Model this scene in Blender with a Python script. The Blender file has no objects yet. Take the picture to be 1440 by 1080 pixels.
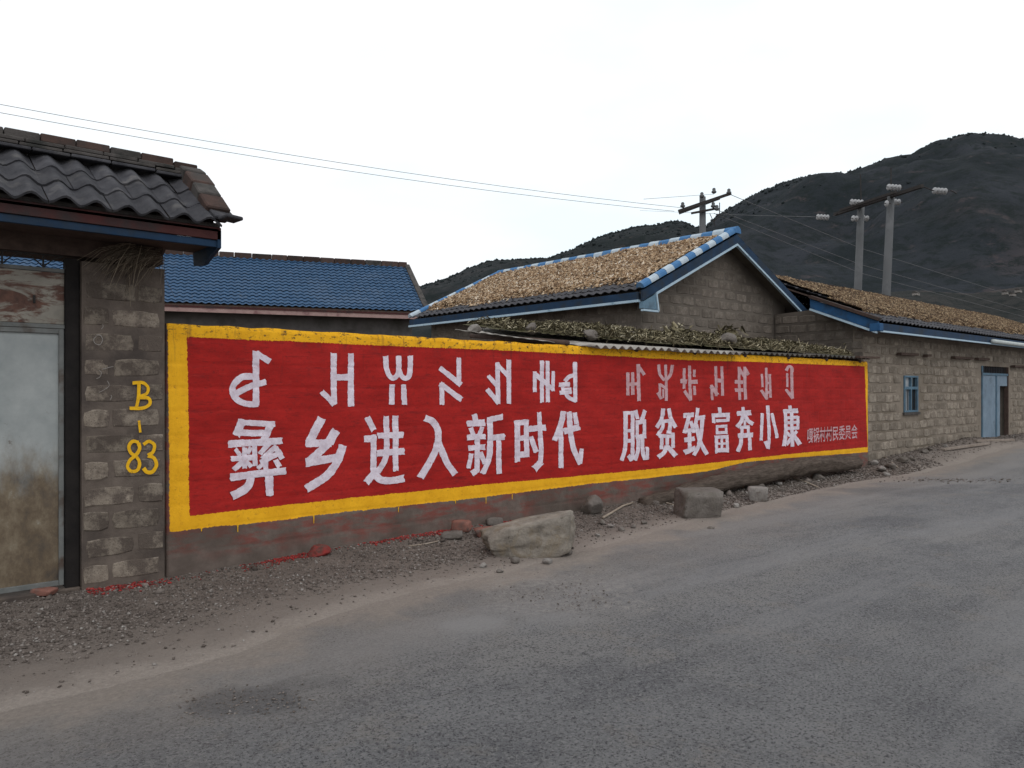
import bpy, math, random
import numpy as np
random.seed(7)
rng = np.random.default_rng(11)
R = math.radians
SC = bpy.context.scene
COL = SC.collection

# ---------------------------------------------------------------- camera
# world axes: X runs along the painted wall (away from the camera), Y into the yards, Z up;
# the wall face is the plane y = 0 and the camera stands on the road
CAM = np.array([0.0, -6.88, 1.6])
FW = np.array([math.cos(R(49)), math.sin(R(49)), 0.0])
RT = np.array([math.sin(R(49)), -math.cos(R(49)), 0.0])
cam_d = bpy.data.cameras.new('camera')
cam_d.sensor_width = 36; cam_d.lens = 27; cam_d.shift_y = 8/1440
cam_d.clip_start = 0.05; cam_d.clip_end = 8000
cam = bpy.data.objects.new('camera', cam_d); COL.objects.link(cam)
cam.location = CAM; cam.rotation_euler = (R(90), 0, R(-41))
SC.camera = cam

# ---------------------------------------------------------------- overcast sky
SUN_EL, SUN_AZ = 48, 205           # soft brightest part of the cloud cover, behind the camera
w = bpy.data.worlds.new('World'); SC.world = w; w.use_nodes = True
nt = w.node_tree; nt.nodes.clear()
def wn(t, **k):
    n = nt.nodes.new(t)
    for a, b in k.items(): setattr(n, a, b)
    return n
sky = wn('ShaderNodeTexSky', sky_type='NISHITA', sun_disc=False)
sky.sun_elevation = R(SUN_EL); sky.sun_rotation = R(SUN_AZ)
bg1 = wn('ShaderNodeBackground'); bg1.inputs[1].default_value = 0.12
nt.links.new(sky.outputs[0], bg1.inputs[0])
tc = wn('ShaderNodeTexCoord'); mp = wn('ShaderNodeMapping'); mp.inputs['Scale'].default_value = (1.2, 1.2, 3.2)
nz = wn('ShaderNodeTexNoise'); nz.inputs['Scale'].default_value = 1.6; nz.inputs['Detail'].default_value = 5
nt.links.new(tc.outputs['Generated'], mp.inputs[0]); nt.links.new(mp.outputs[0], nz.inputs['Vector'])
cr = wn('ShaderNodeValToRGB')
cr.color_ramp.elements[0].position = 0.36; cr.color_ramp.elements[0].color = (0.86, 0.96, 1.0, 1)
cr.color_ramp.elements[1].position = 0.58; cr.color_ramp.elements[1].color = (1.0, 0.985, 0.985, 1)
nt.links.new(nz.outputs[0], cr.inputs[0])
sx = wn('ShaderNodeSeparateXYZ'); nt.links.new(tc.outputs['Generated'], sx.inputs[0])
mr = wn('ShaderNodeMapRange'); mr.inputs['From Min'].default_value = 0.0; mr.inputs['From Max'].default_value = 1.0
mr.inputs['To Min'].default_value = 1.12; mr.inputs['To Max'].default_value = 1.42
nt.links.new(sx.outputs[2], mr.inputs[0])
bg2 = wn('ShaderNodeBackground')
nt.links.new(cr.outputs[0], bg2.inputs[0]); nt.links.new(mr.outputs[0], bg2.inputs[1])
mx = wn('ShaderNodeMixShader'); mx.inputs[0].default_value = 0.88
nt.links.new(bg1.outputs[0], mx.inputs[1]); nt.links.new(bg2.outputs[0], mx.inputs[2])
wo = wn('ShaderNodeOutputWorld'); nt.links.new(mx.outputs[0], wo.inputs[0])

# soft sun through the clouds
sd = bpy.data.lights.new('sun', 'SUN'); sd.energy = 0.7; sd.angle = R(40); sd.color = (1, 0.97, 0.93)
so = bpy.data.objects.new('sun', sd); COL.objects.link(so)
# light travels towards +Y (onto the wall) and slightly towards +X
so.rotation_euler = (R(90-SUN_EL), 0, R(-22))
SC.view_settings.view_transform = 'Standard'; SC.view_settings.look = 'None'
SC.view_settings.exposure = 0.0; SC.view_settings.gamma = 1.0
SC.view_settings.use_curve_mapping = False
SC.cycles.max_bounces = 6; SC.cycles.diffuse_bounces = 4
SC.cycles.use_denoising = True

# ---------------------------------------------------------------- helpers
def ray(px, py):
    return FW + RT*((px-720)/1080.0) + np.array([0, 0, 1.0])*((548-py)/1080.0)
def on_y(px, py, y=0.0):
    d = ray(px, py); return CAM + d*((y-CAM[1])/d[1])
def on_x(px, py, x):
    d = ray(px, py); return CAM + d*((x-CAM[0])/d[0])
def on_z(px, py, z=0.0):
    d = ray(px, py); return CAM + d*((z-CAM[2])/d[2])
def at_z(px, py, Z):
    return CAM + ray(px, py)*Z

def _h(ix, iy, iz, seed):
    n = (ix*374761393 + iy*668265263 + iz*2147483647*3 + seed*1274126177) & 0xffffffff
    n = ((n ^ (n >> 13)) * 1274126177) & 0xffffffff
    n = ((n ^ (n >> 16)) * 2246822519) & 0xffffffff
    return ((n ^ (n >> 15)) & 0xffffff) / float(0xffffff)
def vnoise(p, seed=0):
    p = np.asarray(p, float); i = np.floor(p).astype(np.int64); f = p - i; f = f*f*(3-2*f)
    out = 0
    for dx in (0, 1):
        for dy in (0, 1):
            for dz in (0, 1):
                wgt = (f[..., 0] if dx else 1-f[..., 0])*(f[..., 1] if dy else 1-f[..., 1])*(f[..., 2] if dz else 1-f[..., 2])
                out = out + wgt*_h(i[..., 0]+dx, i[..., 1]+dy, i[..., 2]+dz, seed)
    return out
def fbm(x, y, z=0.0, scale=1.0, octv=4, seed=0, gain=0.5):
    x, y, z = np.broadcast_arrays(np.asarray(x, float), np.asarray(y, float), np.asarray(z, float))
    p = np.stack([x, y, z], -1)*scale; a = 1.0; s = 0; t = 0
    for o in range(octv):
        s = s + a*(vnoise(p, seed+o)-0.5); t += a; a *= gain; p = p*2.03+17.3
    return s/t*2
def smooth(a, b, x):
    t = np.clip((np.asarray(x, float)-a)/(b-a), 0, 1); return t*t*(3-2*t)

OFF = {}
def link(o, parent=None):
    COL.objects.link(o)
    if parent is not None: o.parent = parent
    return o
def tag(o, label=None, cat=None, group=None, kind=None):
    if label: o['label'] = label
    if cat: o['category'] = cat
    if group: o['group'] = group
    if kind: o['kind'] = kind
    return o
def thing(name, loc, label, cat, group=None):
    o = bpy.data.objects.new(name, None); COL.objects.link(o); o.location = loc
    o.empty_display_size = 0.1
    OFF[o.name] = np.array(loc, float)
    return tag(o, label, cat, group)
def off(parent):
    return OFF[parent.name] if parent is not None else np.zeros(3)
def mesh_data(name, V, F, mat, smoothed=False):
    V = np.asarray(V, float)
    me = bpy.data.meshes.new(name)
    if isinstance(F, np.ndarray):
        k = F.shape[1]
        me.vertices.add(len(V)); me.vertices.foreach_set('co', V.ravel())
        me.loops.add(F.size); me.loops.foreach_set('vertex_index', F.ravel().astype(np.int32))
        me.polygons.add(len(F)); me.polygons.foreach_set('loop_start', np.arange(0, F.size, k, dtype=np.int32))
        me.update(calc_edges=True)
    else:
        me.from_pydata([tuple(v) for v in V], [], F); me.update()
    if smoothed: me.polygons.foreach_set('use_smooth', [True]*len(me.polygons))
    if mat is not None: me.materials.append(mat)
    return me
def put(name, V, F, mat, parent=None, smoothed=False, loc=None, kind=None):
    """V in world metres; with a parent the vertices are stored relative to it"""
    V = np.asarray(V, float)
    base = off(parent)
    if loc is not None:
        loc = np.asarray(loc, float); V = V-loc
    else:
        loc = base.copy(); V = V-base
    me = mesh_data(name, V, F, mat, smoothed)
    o = bpy.data.objects.new(name, me); link(o, parent); o.location = loc-base
    OFF[o.name] = loc
    if kind: o['kind'] = kind
    return o
def inst(name, me, loc, parent=None, rot=None, scale=None, mat=None):
    o = bpy.data.objects.new(name, me); link(o, parent)
    o.location = np.asarray(loc, float)-off(parent)
    if rot is not None: o.rotation_euler = rot
    if scale is not None: o.scale = scale
    OFF[o.name] = np.asarray(loc, float)
    return o
def attr(o, name, vals):
    a = o.data.attributes.new(name, 'FLOAT', 'POINT'); a.data.foreach_set('value', np.asarray(vals, np.float32).ravel())
def bevel(o, wd=0.004, seg=1):
    m = o.modifiers.new('bevel', 'BEVEL'); m.width = wd; m.segments = seg; m.limit_method = 'ANGLE'
    return o

class MB:
    def __init__(s): s.V = []; s.F = []; s.n = 0
    def add(s, V, F):
        s.V += [tuple(map(float, v)) for v in V]; s.F += [tuple(int(i)+s.n for i in f) for f in F]; s.n = len(s.V); return s
    def box(s, x0, x1, y0, y1, z0, z1):
        return s.add([(x0,y0,z0),(x1,y0,z0),(x1,y1,z0),(x0,y1,z0),(x0,y0,z1),(x1,y0,z1),(x1,y1,z1),(x0,y1,z1)],
                     [(0,3,2,1),(4,5,6,7),(0,1,5,4),(1,2,6,5),(2,3,7,6),(3,0,4,7)])
    def beam(s, p, q, wd, ht, up=(0,0,1)):
        """bar from p to q; wd across, ht along up"""
        p = np.array(p, float); q = np.array(q, float); d = q-p; d /= np.linalg.norm(d)
        u = np.array(up, float); a = np.cross(d, u); a /= np.linalg.norm(a); b = np.cross(a, d)
        V = []
        for c in (p, q):
            for i, j in ((-1,-1),(1,-1),(1,1),(-1,1)): V.append(c+a*wd/2*i+b*ht/2*j)
        return s.add(V, [(0,3,2,1),(4,5,6,7),(0,1,5,4),(1,2,6,5),(2,3,7,6),(3,0,4,7)])
    def tube(s, pts, r, n=8, cap=True):
        pts = [np.array(p, float) for p in pts]; rs = r if hasattr(r, '__len__') else [r]*len(pts)
        V = []; F = []
        prev = None
        for i, p in enumerate(pts):
            d = pts[min(i+1, len(pts)-1)]-pts[max(i-1, 0)]; d /= np.linalg.norm(d)
            if prev is None:
                a = np.cross(d, (0, 0, 1.0))
                if np.linalg.norm(a) < 0.05: a = np.cross(d, (1.0, 0, 0))
            else: a = prev-d*np.dot(prev, d)
            a /= np.linalg.norm(a); prev = a; b = np.cross(d, a)
            for k in range(n):
                t = 2*math.pi*k/n; V.append(p+(a*math.cos(t)+b*math.sin(t))*rs[i])
        for i in range(len(pts)-1):
            for k in range(n):
                F.append((i*n+k, i*n+(k+1) % n, (i+1)*n+(k+1) % n, (i+1)*n+k))
        if cap: F += [tuple(range(n))[::-1], tuple((len(pts)-1)*n+k for k in range(n))]
        return s.add(V, F)
    def lathe(s, prof, c, axis, n=10):
        axis = np.array(axis, float); axis /= np.linalg.norm(axis); c = np.array(c, float)
        a = np.cross(axis, (0, 0, 1.0))
        if np.linalg.norm(a) < 0.1: a = np.cross(axis, (1.0, 0, 0))
        a /= np.linalg.norm(a); b = np.cross(axis, a); V = []; F = []
        for r, h in prof:
            for k in range(n):
                t = 2*math.pi*k/n; V.append(c+axis*h+(a*math.cos(t)+b*math.sin(t))*r)
        for i in range(len(prof)-1):
            for k in range(n): F.append((i*n+k, i*n+(k+1) % n, (i+1)*n+(k+1) % n, (i+1)*n+k))
        F += [tuple(range(n))[::-1], tuple((len(prof)-1)*n+k for k in range(n))]
        return s.add(V, F)
    def prism(s, poly, ax, a0, a1):
        """poly of 2-D points extruded along axis ax (0=x,1=y,2=z) from a0 to a1"""
        o = [i for i in range(3) if i != ax]; V = []
        for a in (a0, a1):
            for p in poly:
                v = [0, 0, 0]; v[ax] = a; v[o[0]] = p[0]; v[o[1]] = p[1]; V.append(v)
        n = len(poly)
        return s.add(V, [tuple(range(n))[::-1], tuple(range(n, 2*n))]+[(i, (i+1) % n, n+(i+1) % n, n+i) for i in range(n)])
    def build(s, name, mat, parent=None, smoothed=False, loc=None, kind=None, bev=0):
        o = put(name, np.array(s.V), s.F, mat, parent, smoothed, loc, kind)
        if bev: bevel(o, bev)
        return o

def grid_faces(nx, ny):
    i, j = np.meshgrid(np.arange(nx-1), np.arange(ny-1), indexing='ij')
    a = (i*ny+j).ravel(); return np.stack([a, a+ny, a+ny+1, a+1], 1)
OCT_V = np.array([(1,0,0),(-1,0,0),(0,1,0),(0,-1,0),(0,0,1),(0,0,-1)], float)
OCT_F = np.array([(0,2,4),(2,1,4),(1,3,4),(3,0,4),(2,0,5),(1,2,5),(3,1,5),(0,3,5)])
BOX_V = np.array([(x,y,z) for z in (-1,1) for x,y in ((-1,-1),(1,-1),(1,1),(-1,1))], float)
BOX_F = np.array([(0,3,2,1),(4,5,6,7),(0,1,5,4),(1,2,6,5),(2,3,7,6),(3,0,4,7)])
BLADE_V = np.array([(-1,-1,0),(-1,1,0),(0,1,.35),(0,-1,.35),(1,.3,0),(1,-.3,0)], float)
BLADE_F = np.array([(0,3,2,1),(3,5,4,2)])
def rotmats(n, tilt=0.4, normal=None):
    yaw = rng.uniform(0, 2*math.pi, n); a = rng.normal(0, tilt, n); b = rng.normal(0, tilt, n)
    cy, sy, ca, sa, cb, sb = np.cos(yaw), np.sin(yaw), np.cos(a), np.sin(a), np.cos(b), np.sin(b)
    z = np.zeros(n); o = np.ones(n)
    Rz = np.stack([cy,-sy,z,sy,cy,z,z,z,o],1).reshape(n,3,3)
    Rx = np.stack([o,z,z,z,ca,-sa,z,sa,ca],1).reshape(n,3,3)
    Ry = np.stack([cb,z,sb,z,o,z,-sb,z,cb],1).reshape(n,3,3)
    M = Rx@Ry@Rz
    if normal is not None:
        nrm = np.array(normal, float); nrm /= np.linalg.norm(nrm)
        x = np.cross((0,1.0,0), nrm); x /= np.linalg.norm(x); y = np.cross(nrm, x)
        M = np.stack([x,y,nrm],1)[None]@M
    return M
def scatter(name, TV, TF, pos, M, scl, mat, parent=None, kind='stuff', jitter=0.0, smoothed=False):
    n = len(pos); L = TV[None]*scl[:, None, :]
    if jitter: L = L*(1+rng.uniform(-jitter, jitter, (n, len(TV), 1)))
    V = np.einsum('nij,nkj->nki', M, L)+pos[:, None, :]
    F = (TF[None]+(np.arange(n)*len(TV))[:, None, None]).reshape(-1, TF.shape[1])
    return put(name, V.reshape(-1, 3), F, mat, parent, smoothed, kind=kind)

# ---------------------------------------------------------------- materials
class NT:
    def __init__(s, name):
        s.m = bpy.data.materials.new(name); s.m.use_nodes = True; s.t = s.m.node_tree; s.t.nodes.clear()
        s.out = s.t.nodes.new('ShaderNodeOutputMaterial'); s.b = s.t.nodes.new('ShaderNodeBsdfPrincipled')
        s.t.links.new(s.b.outputs[0], s.out.inputs[0]); s.b.inputs['Specular IOR Level'].default_value = 0.10
        s.geo = s.t.nodes.new('ShaderNodeNewGeometry'); s.pos = s.geo.outputs['Position']
    def set(s, inp, v):
        if isinstance(v, bpy.types.NodeSocket): s.t.links.new(v, inp)
        else: inp.default_value = (v+(1,) if isinstance(v, tuple) and len(v) == 3 and inp.type == 'RGBA' else v)
    def noise(s, scale, detail=4, rough=0.55, vec=None, stretch=None, dist=0.0):
        n = s.t.nodes.new('ShaderNodeTexNoise'); n.inputs['Scale'].default_value = scale
        n.inputs['Detail'].default_value = detail; n.inputs['Roughness'].default_value = rough
        n.inputs['Distortion'].default_value = dist
        v = vec or s.pos
        if stretch:
            m = s.t.nodes.new('ShaderNodeMapping'); m.inputs['Scale'].default_value = stretch; s.t.links.new(v, m.inputs[0]); v = m.outputs[0]
        s.t.links.new(v, n.inputs['Vector']); return n.outputs[0]
    def voro(s, scale, feature='F1', stretch=None):
        n = s.t.nodes.new('ShaderNodeTexVoronoi'); n.inputs['Scale'].default_value = scale; n.feature = feature
        v = s.pos
        if stretch:
            m = s.t.nodes.new('ShaderNodeMapping'); m.inputs['Scale'].default_value = stretch; s.t.links.new(v, m.inputs[0]); v = m.outputs[0]
        s.t.links.new(v, n.inputs['Vector']); return n.outputs[0]
    def ramp(s, fac, *stops):
        n = s.t.nodes.new('ShaderNodeValToRGB'); e = n.color_ramp.elements
        while len(e) < len(stops): e.new(0.5)
        for i, (p, c) in enumerate(stops):
            e[i].position = p; e[i].color = (c+(1,)) if isinstance(c, tuple) else (c, c, c, 1)
        s.t.links.new(fac, n.inputs[0]); return n.outputs[0]
    def mix(s, fac, a, b, mode='MIX'):
        n = s.t.nodes.new('ShaderNodeMix'); n.data_type = 'RGBA'; n.blend_type = mode
        s.set(n.inputs[0], fac); s.set(n.inputs[6], a); s.set(n.inputs[7], b); return n.outputs[2]
    def math(s, op, a, b=0.0, clamp=False):
        n = s.t.nodes.new('ShaderNodeMath'); n.operation = op; n.use_clamp = clamp; s.set(n.inputs[0], a); s.set(n.inputs[1], b); return n.outputs[0]
    def step(s, v, lo, hi):
        n = s.t.nodes.new('ShaderNodeMapRange'); n.interpolation_type = 'SMOOTHSTEP'; s.set(n.inputs[0], v)
        n.inputs[1].default_value = lo; n.inputs[2].default_value = hi; return n.outputs[0]
    def attr(s, name):
        n = s.t.nodes.new('ShaderNodeAttribute'); n.attribute_name = name; return n.outputs['Fac']
    def z(s, ax=2):
        n = s.t.nodes.new('ShaderNodeSeparateXYZ'); s.t.links.new(s.pos, n.inputs[0]); return n.outputs[ax]
    def orand(s):
        n = s.t.nodes.new('ShaderNodeObjectInfo'); return n.outputs['Random']
    def irand(s): return s.geo.outputs['Random Per Island']
    def bump(s, h, strength=0.5, dist=0.01, prev=None):
        n = s.t.nodes.new('ShaderNodeBump'); n.inputs['Strength'].default_value = strength; n.inputs['Distance'].default_value = dist
        s.t.links.new(h, n.inputs['Height'])
        if prev is not None: s.t.links.new(prev, n.inputs['Normal'])
        return n.outputs[0]
    def done(s, col, rough=0.85, normal=None, metal=0.0, spec=None):
        s.set(s.b.inputs['Base Color'], col); s.set(s.b.inputs['Roughness'], rough); s.b.inputs['Metallic'].default_value = metal
        if normal is not None: s.t.links.new(normal, s.b.inputs['Normal'])
        if spec is not None: s.b.inputs['Specular IOR Level'].default_value = spec
        return s.m

def m_rough(name, a, b, scale=6, c=None, cscale=1.2, bscale=60, bdist=0.004, rough=0.9, tint=0.0, island=False, cpos=(0.5, 0.65)):
    n = NT(name)
    col = n.ramp(n.noise(scale, 6, 0.65), (0.3, a), (0.7, b))
    if c: col = n.mix(n.ramp(n.noise(cscale, 5, 0.6), (cpos[0], 0.0), (cpos[1], 1.0)), col, c)
    if tint:
        r = n.irand() if island else n.orand()
        col = n.mix(1.0, col, n.ramp(r, (0.0, 1-tint), (1.0, min(1.0, 1.0))), 'MULTIPLY')
    return n.done(col, rough, n.bump(n.noise(bscale, 5, 0.7), 0.6, bdist))

M = {}
M['mortar'] = m_rough('mortar', (0.082,0.065,0.055), (0.145,0.118,0.10), 5, (0.06,0.049,0.044), 1.5, 45, 0.008)
def block_mat(name, a, b, dark, tint):
    n = NT(name)
    col = n.ramp(n.noise(14, 6, 0.7), (0.3, a), (0.7, b))
    col = n.mix(n.ramp(n.noise(4.5, 6, 0.75), (0.44, 0.0), (0.56, 1.0)), col, dark)
    col = n.mix(1.0, col, n.ramp(n.orand(), (0.0, tint), (1.0, 1.0)), 'MULTIPLY')
    col = n.mix(n.step(n.voro(70), 0.25, 0.12), col, (0.05,0.045,0.04))
    return n.done(col, 0.95, n.bump(n.noise(55, 6, 0.75), 0.8, 0.01))
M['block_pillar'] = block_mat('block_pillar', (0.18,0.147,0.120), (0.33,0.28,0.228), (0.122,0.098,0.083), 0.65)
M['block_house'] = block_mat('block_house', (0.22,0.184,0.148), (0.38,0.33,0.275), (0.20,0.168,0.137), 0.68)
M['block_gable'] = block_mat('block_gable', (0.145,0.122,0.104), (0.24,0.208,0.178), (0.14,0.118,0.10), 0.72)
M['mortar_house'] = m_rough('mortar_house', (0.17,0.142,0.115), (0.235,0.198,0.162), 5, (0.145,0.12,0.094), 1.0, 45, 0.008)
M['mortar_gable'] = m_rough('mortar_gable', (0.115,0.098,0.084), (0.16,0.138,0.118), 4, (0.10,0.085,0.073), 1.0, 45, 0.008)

# painted wall face: attributes 'inred' and 'inyel' are metres inside each painted field
n = NT('slogan_paint')
rag = n.math('MULTIPLY', n.math('SUBTRACT', n.noise(34, 4, 0.7), 0.5), 0.035)
red_m = n.step(n.math('ADD', n.attr('inred'), rag), -0.002, 0.002)
yel_m = n.step(n.math('ADD', n.attr('inyel'), rag), -0.002, 0.002)
cem = n.ramp(n.noise(7, 6, 0.65), (0.3, (0.10,0.077,0.066)), (0.7, (0.165,0.130,0.113)))
wash = n.math('MULTIPLY', n.step(n.noise(2.6, 6, 0.65, stretch=(1,1,3.5)), 0.42, 0.60), n.step(n.math('ADD', n.attr('inyel'), n.math('MULTIPLY', n.noise(3), 0.4)), -0.16, 0.10))
base = n.mix(n.math('MULTIPLY', wash, 0.8), cem, (0.19,0.05,0.040))
base = n.mix(n.math('MULTIPLY', n.step(n.noise(1.3, 5, 0.6), 0.42, 0.6), 0.6), base, (0.075,0.06,0.05))
red = n.ramp(n.noise(2.2, 6, 0.65, stretch=(1,1,2.5)), (0.3, (0.25,0.012,0.011)), (0.7, (0.41,0.020,0.017)))
red = n.mix(n.ramp(n.noise(90, 3, 0.8), (0.62, 0.0), (0.75, 0.6)), red, (0.24,0.016,0.016))
red = n.mix(n.step(n.noise(4, 6, 0.7, stretch=(0.4,1,5)), 0.55, 0.70), red, (0.19,0.014,0.015))
red = n.mix(n.math('MULTIPLY', n.step(n.noise(0.9, 6, 0.7), 0.48, 0.66), 0.35), red, (0.42,0.026,0.024))
red = n.mix(n.math('MULTIPLY', n.step(n.noise(14, 6, 0.8, stretch=(1,1,2)), 0.50, 0.66), 0.6), red, (0.16,0.016,0.015))
red = n.mix(n.math('MULTIPLY', n.step(n.noise(9, 7, 0.8, stretch=(0.35,1,4.5)), 0.52, 0.64), 0.5), red, (0.14,0.012,0.012))
red = n.mix(n.math('MULTIPLY', n.step(n.noise(6, 6, 0.75, stretch=(0.4,1,3.5)), 0.58, 0.68), 0.4), red, (0.50,0.045,0.035))
yel = n.ramp(n.noise(5, 6, 0.7), (0.3, (0.66,0.32,0.012)), (0.7, (0.84,0.44,0.020)))
dirt = n.step(n.noise(22, 6, 0.8, stretch=(0.6,1,1)), 0.53, 0.62)
dirt = n.math('MULTIPLY', dirt, n.step(n.math('ADD', n.z(), n.math('MULTIPLY', n.noise(3), 0.25)), 2.08, 2.24))
yel = n.mix(n.step(n.noise(18, 6, 0.8), 0.55, 0.70), yel, (0.42,0.19,0.02))
yel = n.mix(n.step(n.noise(45, 5, 0.85), 0.60, 0.70), yel, (0.26,0.14,0.03))
yel = n.mix(dirt, yel, (0.07,0.045,0.025))
red = n.mix(n.math('MULTIPLY', n.step(n.noise(5,6,0.7), 0.5, 0.7), n.step(n.z(), 1.9, 2.05)), red, (0.20,0.02,0.018))
streak = n.math('MULTIPLY', n.step(n.noise(5, 5, 0.7, stretch=(2.4,1,0.22)), 0.54, 0.66), n.step(n.math('ADD', n.z(), n.math('MULTIPLY', n.noise(2.3), 0.9)), 1.9, 2.6))
red = n.mix(n.math('MULTIPLY', streak, 0.55), red, (0.13,0.016,0.015))
yel = n.mix(n.math('MULTIPLY', streak, 0.5), yel, (0.20,0.10,0.03))
chip = n.step(n.noise(16, 7, 0.85), 0.685, 0.70)
red = n.mix(chip, red, (0.17,0.10,0.085)); yel = n.mix(chip, yel, (0.17,0.12,0.09))
mud = n.math('MULTIPLY', n.step(n.noise(50, 5, 0.85), 0.53, 0.60), n.step(n.math('ADD', n.z(), n.math('MULTIPLY', n.noise(1.5), 0.5)), 0.85, 0.55))
red = n.mix(n.math('MULTIPLY', mud, 0.5), red, (0.16,0.07,0.055))
col = n.mix(yel_m, base, yel); col = n.mix(red_m, col, red)
nb = n.bump(n.noise(30, 6, 0.7), 0.5, 0.008)
M['slogan_paint'] = n.done(col, 0.8, nb, spec=0.12)

n = NT('white_paint')
col = n.ramp(n.noise(9, 6, 0.7), (0.3, (0.50,0.42,0.49)), (0.65, (0.74,0.68,0.76)))
col = n.mix(n.step(n.noise(60, 5, 0.8), 0.54, 0.70), col, (0.50,0.28,0.30))
col = n.mix(n.math('MULTIPLY', n.step(n.noise(14, 7, 0.85), 0.56, 0.70), .7), col, (0.40,0.18,0.19))
M['white_paint'] = n.done(col, 0.8, n.bump(n.noise(50, 5, 0.7), 0.5, 0.005))
n = NT('thin_white_paint')
col = n.ramp(n.noise(9, 6, 0.7), (0.3, (0.38,0.20,0.21)), (0.65, (0.56,0.38,0.41)))
col = n.mix(n.step(n.noise(45, 5, 0.8), 0.55, 0.72), col, (0.40,0.14,0.15))
M['thin_white'] = n.done(col, 0.8, n.bump(n.noise(50, 5, 0.7), 0.5, 0.005))
M['yellow_mark'] = m_rough('yellow_mark', (0.62,0.33,0.012), (0.80,0.46,0.02), 30, (0.35,0.2,0.03), 25, 60, 0.004, 0.8, cpos=(0.6,0.7))
M['chalk'] = m_rough('chalk', (0.20,0.18,0.17), (0.32,0.30,0.28), 60)
M['red_drip'] = m_rough('red_drip', (0.34,0.02,0.02), (0.45,0.04,0.035), 20, (0.2,0.04,0.03), 30)
M['dark_tile'] = m_rough('dark_tile', (0.038,0.038,0.044), (0.085,0.084,0.092), 9, (0.12,0.115,0.115), 5, 90, 0.004, 0.85, tint=0.35, cpos=(0.55,0.7))
M['roof_brick'] = m_rough('roof_brick', (0.055,0.042,0.038), (0.10,0.062,0.052), 9, (0.05,0.047,0.045), 3, 60, 0.008, 0.95, tint=0.5)
M['roof_cement'] = m_rough('roof_cement', (0.05,0.045,0.042), (0.09,0.082,0.078), 9, (0.035,0.035,0.033), 4, 50, 0.01, 0.95)
M['maroon'] = m_rough('maroon', (0.050,0.020,0.020), (0.075,0.03,0.028), 8, (0.04,0.03,0.03), 3)
M['blue_board'] = m_rough('blue_board', (0.018,0.065,0.15), (0.028,0.09,0.20), 5, (0.025,0.05,0.09), 3, 60, 0.002, 0.6)
M['blue_dark'] = m_rough('blue_dark', (0.010,0.026,0.055), (0.017,0.042,0.085), 5, (0.02,0.03,0.045), 3, 60, 0.002, 0.6)
M['blue_light'] = m_rough('blue_light', (0.045,0.13,0.28), (0.07,0.18,0.35), 6, (0.12,0.20,0.30), 3, 60, 0.002, 0.6, cpos=(0.6,0.75))
M['blue_bracket'] = m_rough('blue_bracket', (0.09,0.16,0.22), (0.14,0.22,0.29), 5, (0.08,0.12,0.16), 3, 60, 0.002, 0.6)
M['pale_trim'] = m_rough('pale_trim', (0.30,0.41,0.50), (0.40,0.50,0.58), 8, (0.18,0.27,0.35), 4, 60, 0.002, 0.7, cpos=(0.58,0.72))
M['white_tile'] = m_rough('white_tile', (0.32,0.39,0.45), (0.45,0.51,0.56), 8, (0.25,0.32,0.39), 6, 60, 0.002, 0.7, cpos=(0.6,0.75))
M['pink_board'] = m_rough('pink_board', (0.26,0.17,0.16), (0.36,0.25,0.23), 6, (0.18,0.10,0.10), 3)
M['grey_wall'] = m_rough('grey_render', (0.09,0.085,0.082), (0.13,0.12,0.115), 3, (0.07,0.065,0.06), 1)  # plain grey render, the walls' own colour
n = NT('blue_roof_tile')
col = n.ramp(n.noise(4, 6, 0.7), (0.3, (0.016,0.050,0.108)), (0.7, (0.030,0.080,0.160)))
col = n.mix(n.step(n.noise(0.7, 5, 0.6), 0.5, 0.7), col, (0.040,0.080,0.145))
col = n.mix(n.math('MULTIPLY', n.step(n.noise(2.2, 7, 0.8), 0.55, 0.68), .6), col, (0.06,0.075,0.095))
col = n.mix(n.step(n.noise(7, 6, 0.85), 0.64, 0.70), col, (0.015,0.03,0.055))
M['blue_tile'] = n.done(col, 0.6, n.bump(n.noise(9, 6, 0.8), 0.5, 0.02), spec=0.2)
n = NT('corn')
col = n.ramp(n.irand(), (0.0, (0.05,0.032,0.02)), (0.25, (0.14,0.085,0.05)), (0.5, (0.27,0.175,0.10)), (0.75, (0.40,0.28,0.175)), (0.93, (0.52,0.41,0.29)), (1.0, (0.62,0.56,0.48)))
M['corn'] = n.done(col, 0.8)
n = NT('far_corn')
col = n.ramp(n.irand(), (0.0, (0.03,0.02,0.014)), (0.3, (0.08,0.05,0.032)), (0.6, (0.15,0.10,0.06)), (0.85, (0.24,0.168,0.10)), (1.0, (0.36,0.28,0.18)))
M['far_corn'] = n.done(col, 0.8)
M['husk_bed'] = m_rough('husk_bed', (0.10,0.07,0.045), (0.22,0.155,0.09), 30, (0.06,0.045,0.03), 4, 80, 0.01)
n = NT('dry_grass')
col = n.ramp(n.irand(), (0.0, (0.03,0.025,0.016)), (0.35, (0.085,0.072,0.044)), (0.65, (0.16,0.138,0.085)), (0.9, (0.26,0.225,0.145)), (1.0, (0.40,0.36,0.27)))
M['dry_grass'] = n.done(col, 0.85)
M['grass_bed'] = m_rough('grass_bed', (0.04,0.038,0.02), (0.10,0.09,0.05), 20, (0.05,0.04,0.03), 3, 60, 0.02)
n = NT('straw')
M['straw'] = n.done(n.ramp(n.irand(), (0.0, (0.05,0.04,0.03)), (0.6, (0.13,0.10,0.075)), (1.0, (0.28,0.23,0.17))), 0.85)
n = NT('straw_pale'); M['straw_pale'] = n.done(n.ramp(n.irand(), (0.0, (0.07,0.055,0.035)), (0.5, (0.20,0.165,0.10)), (1.0, (0.42,0.36,0.25))), 0.85)
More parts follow.
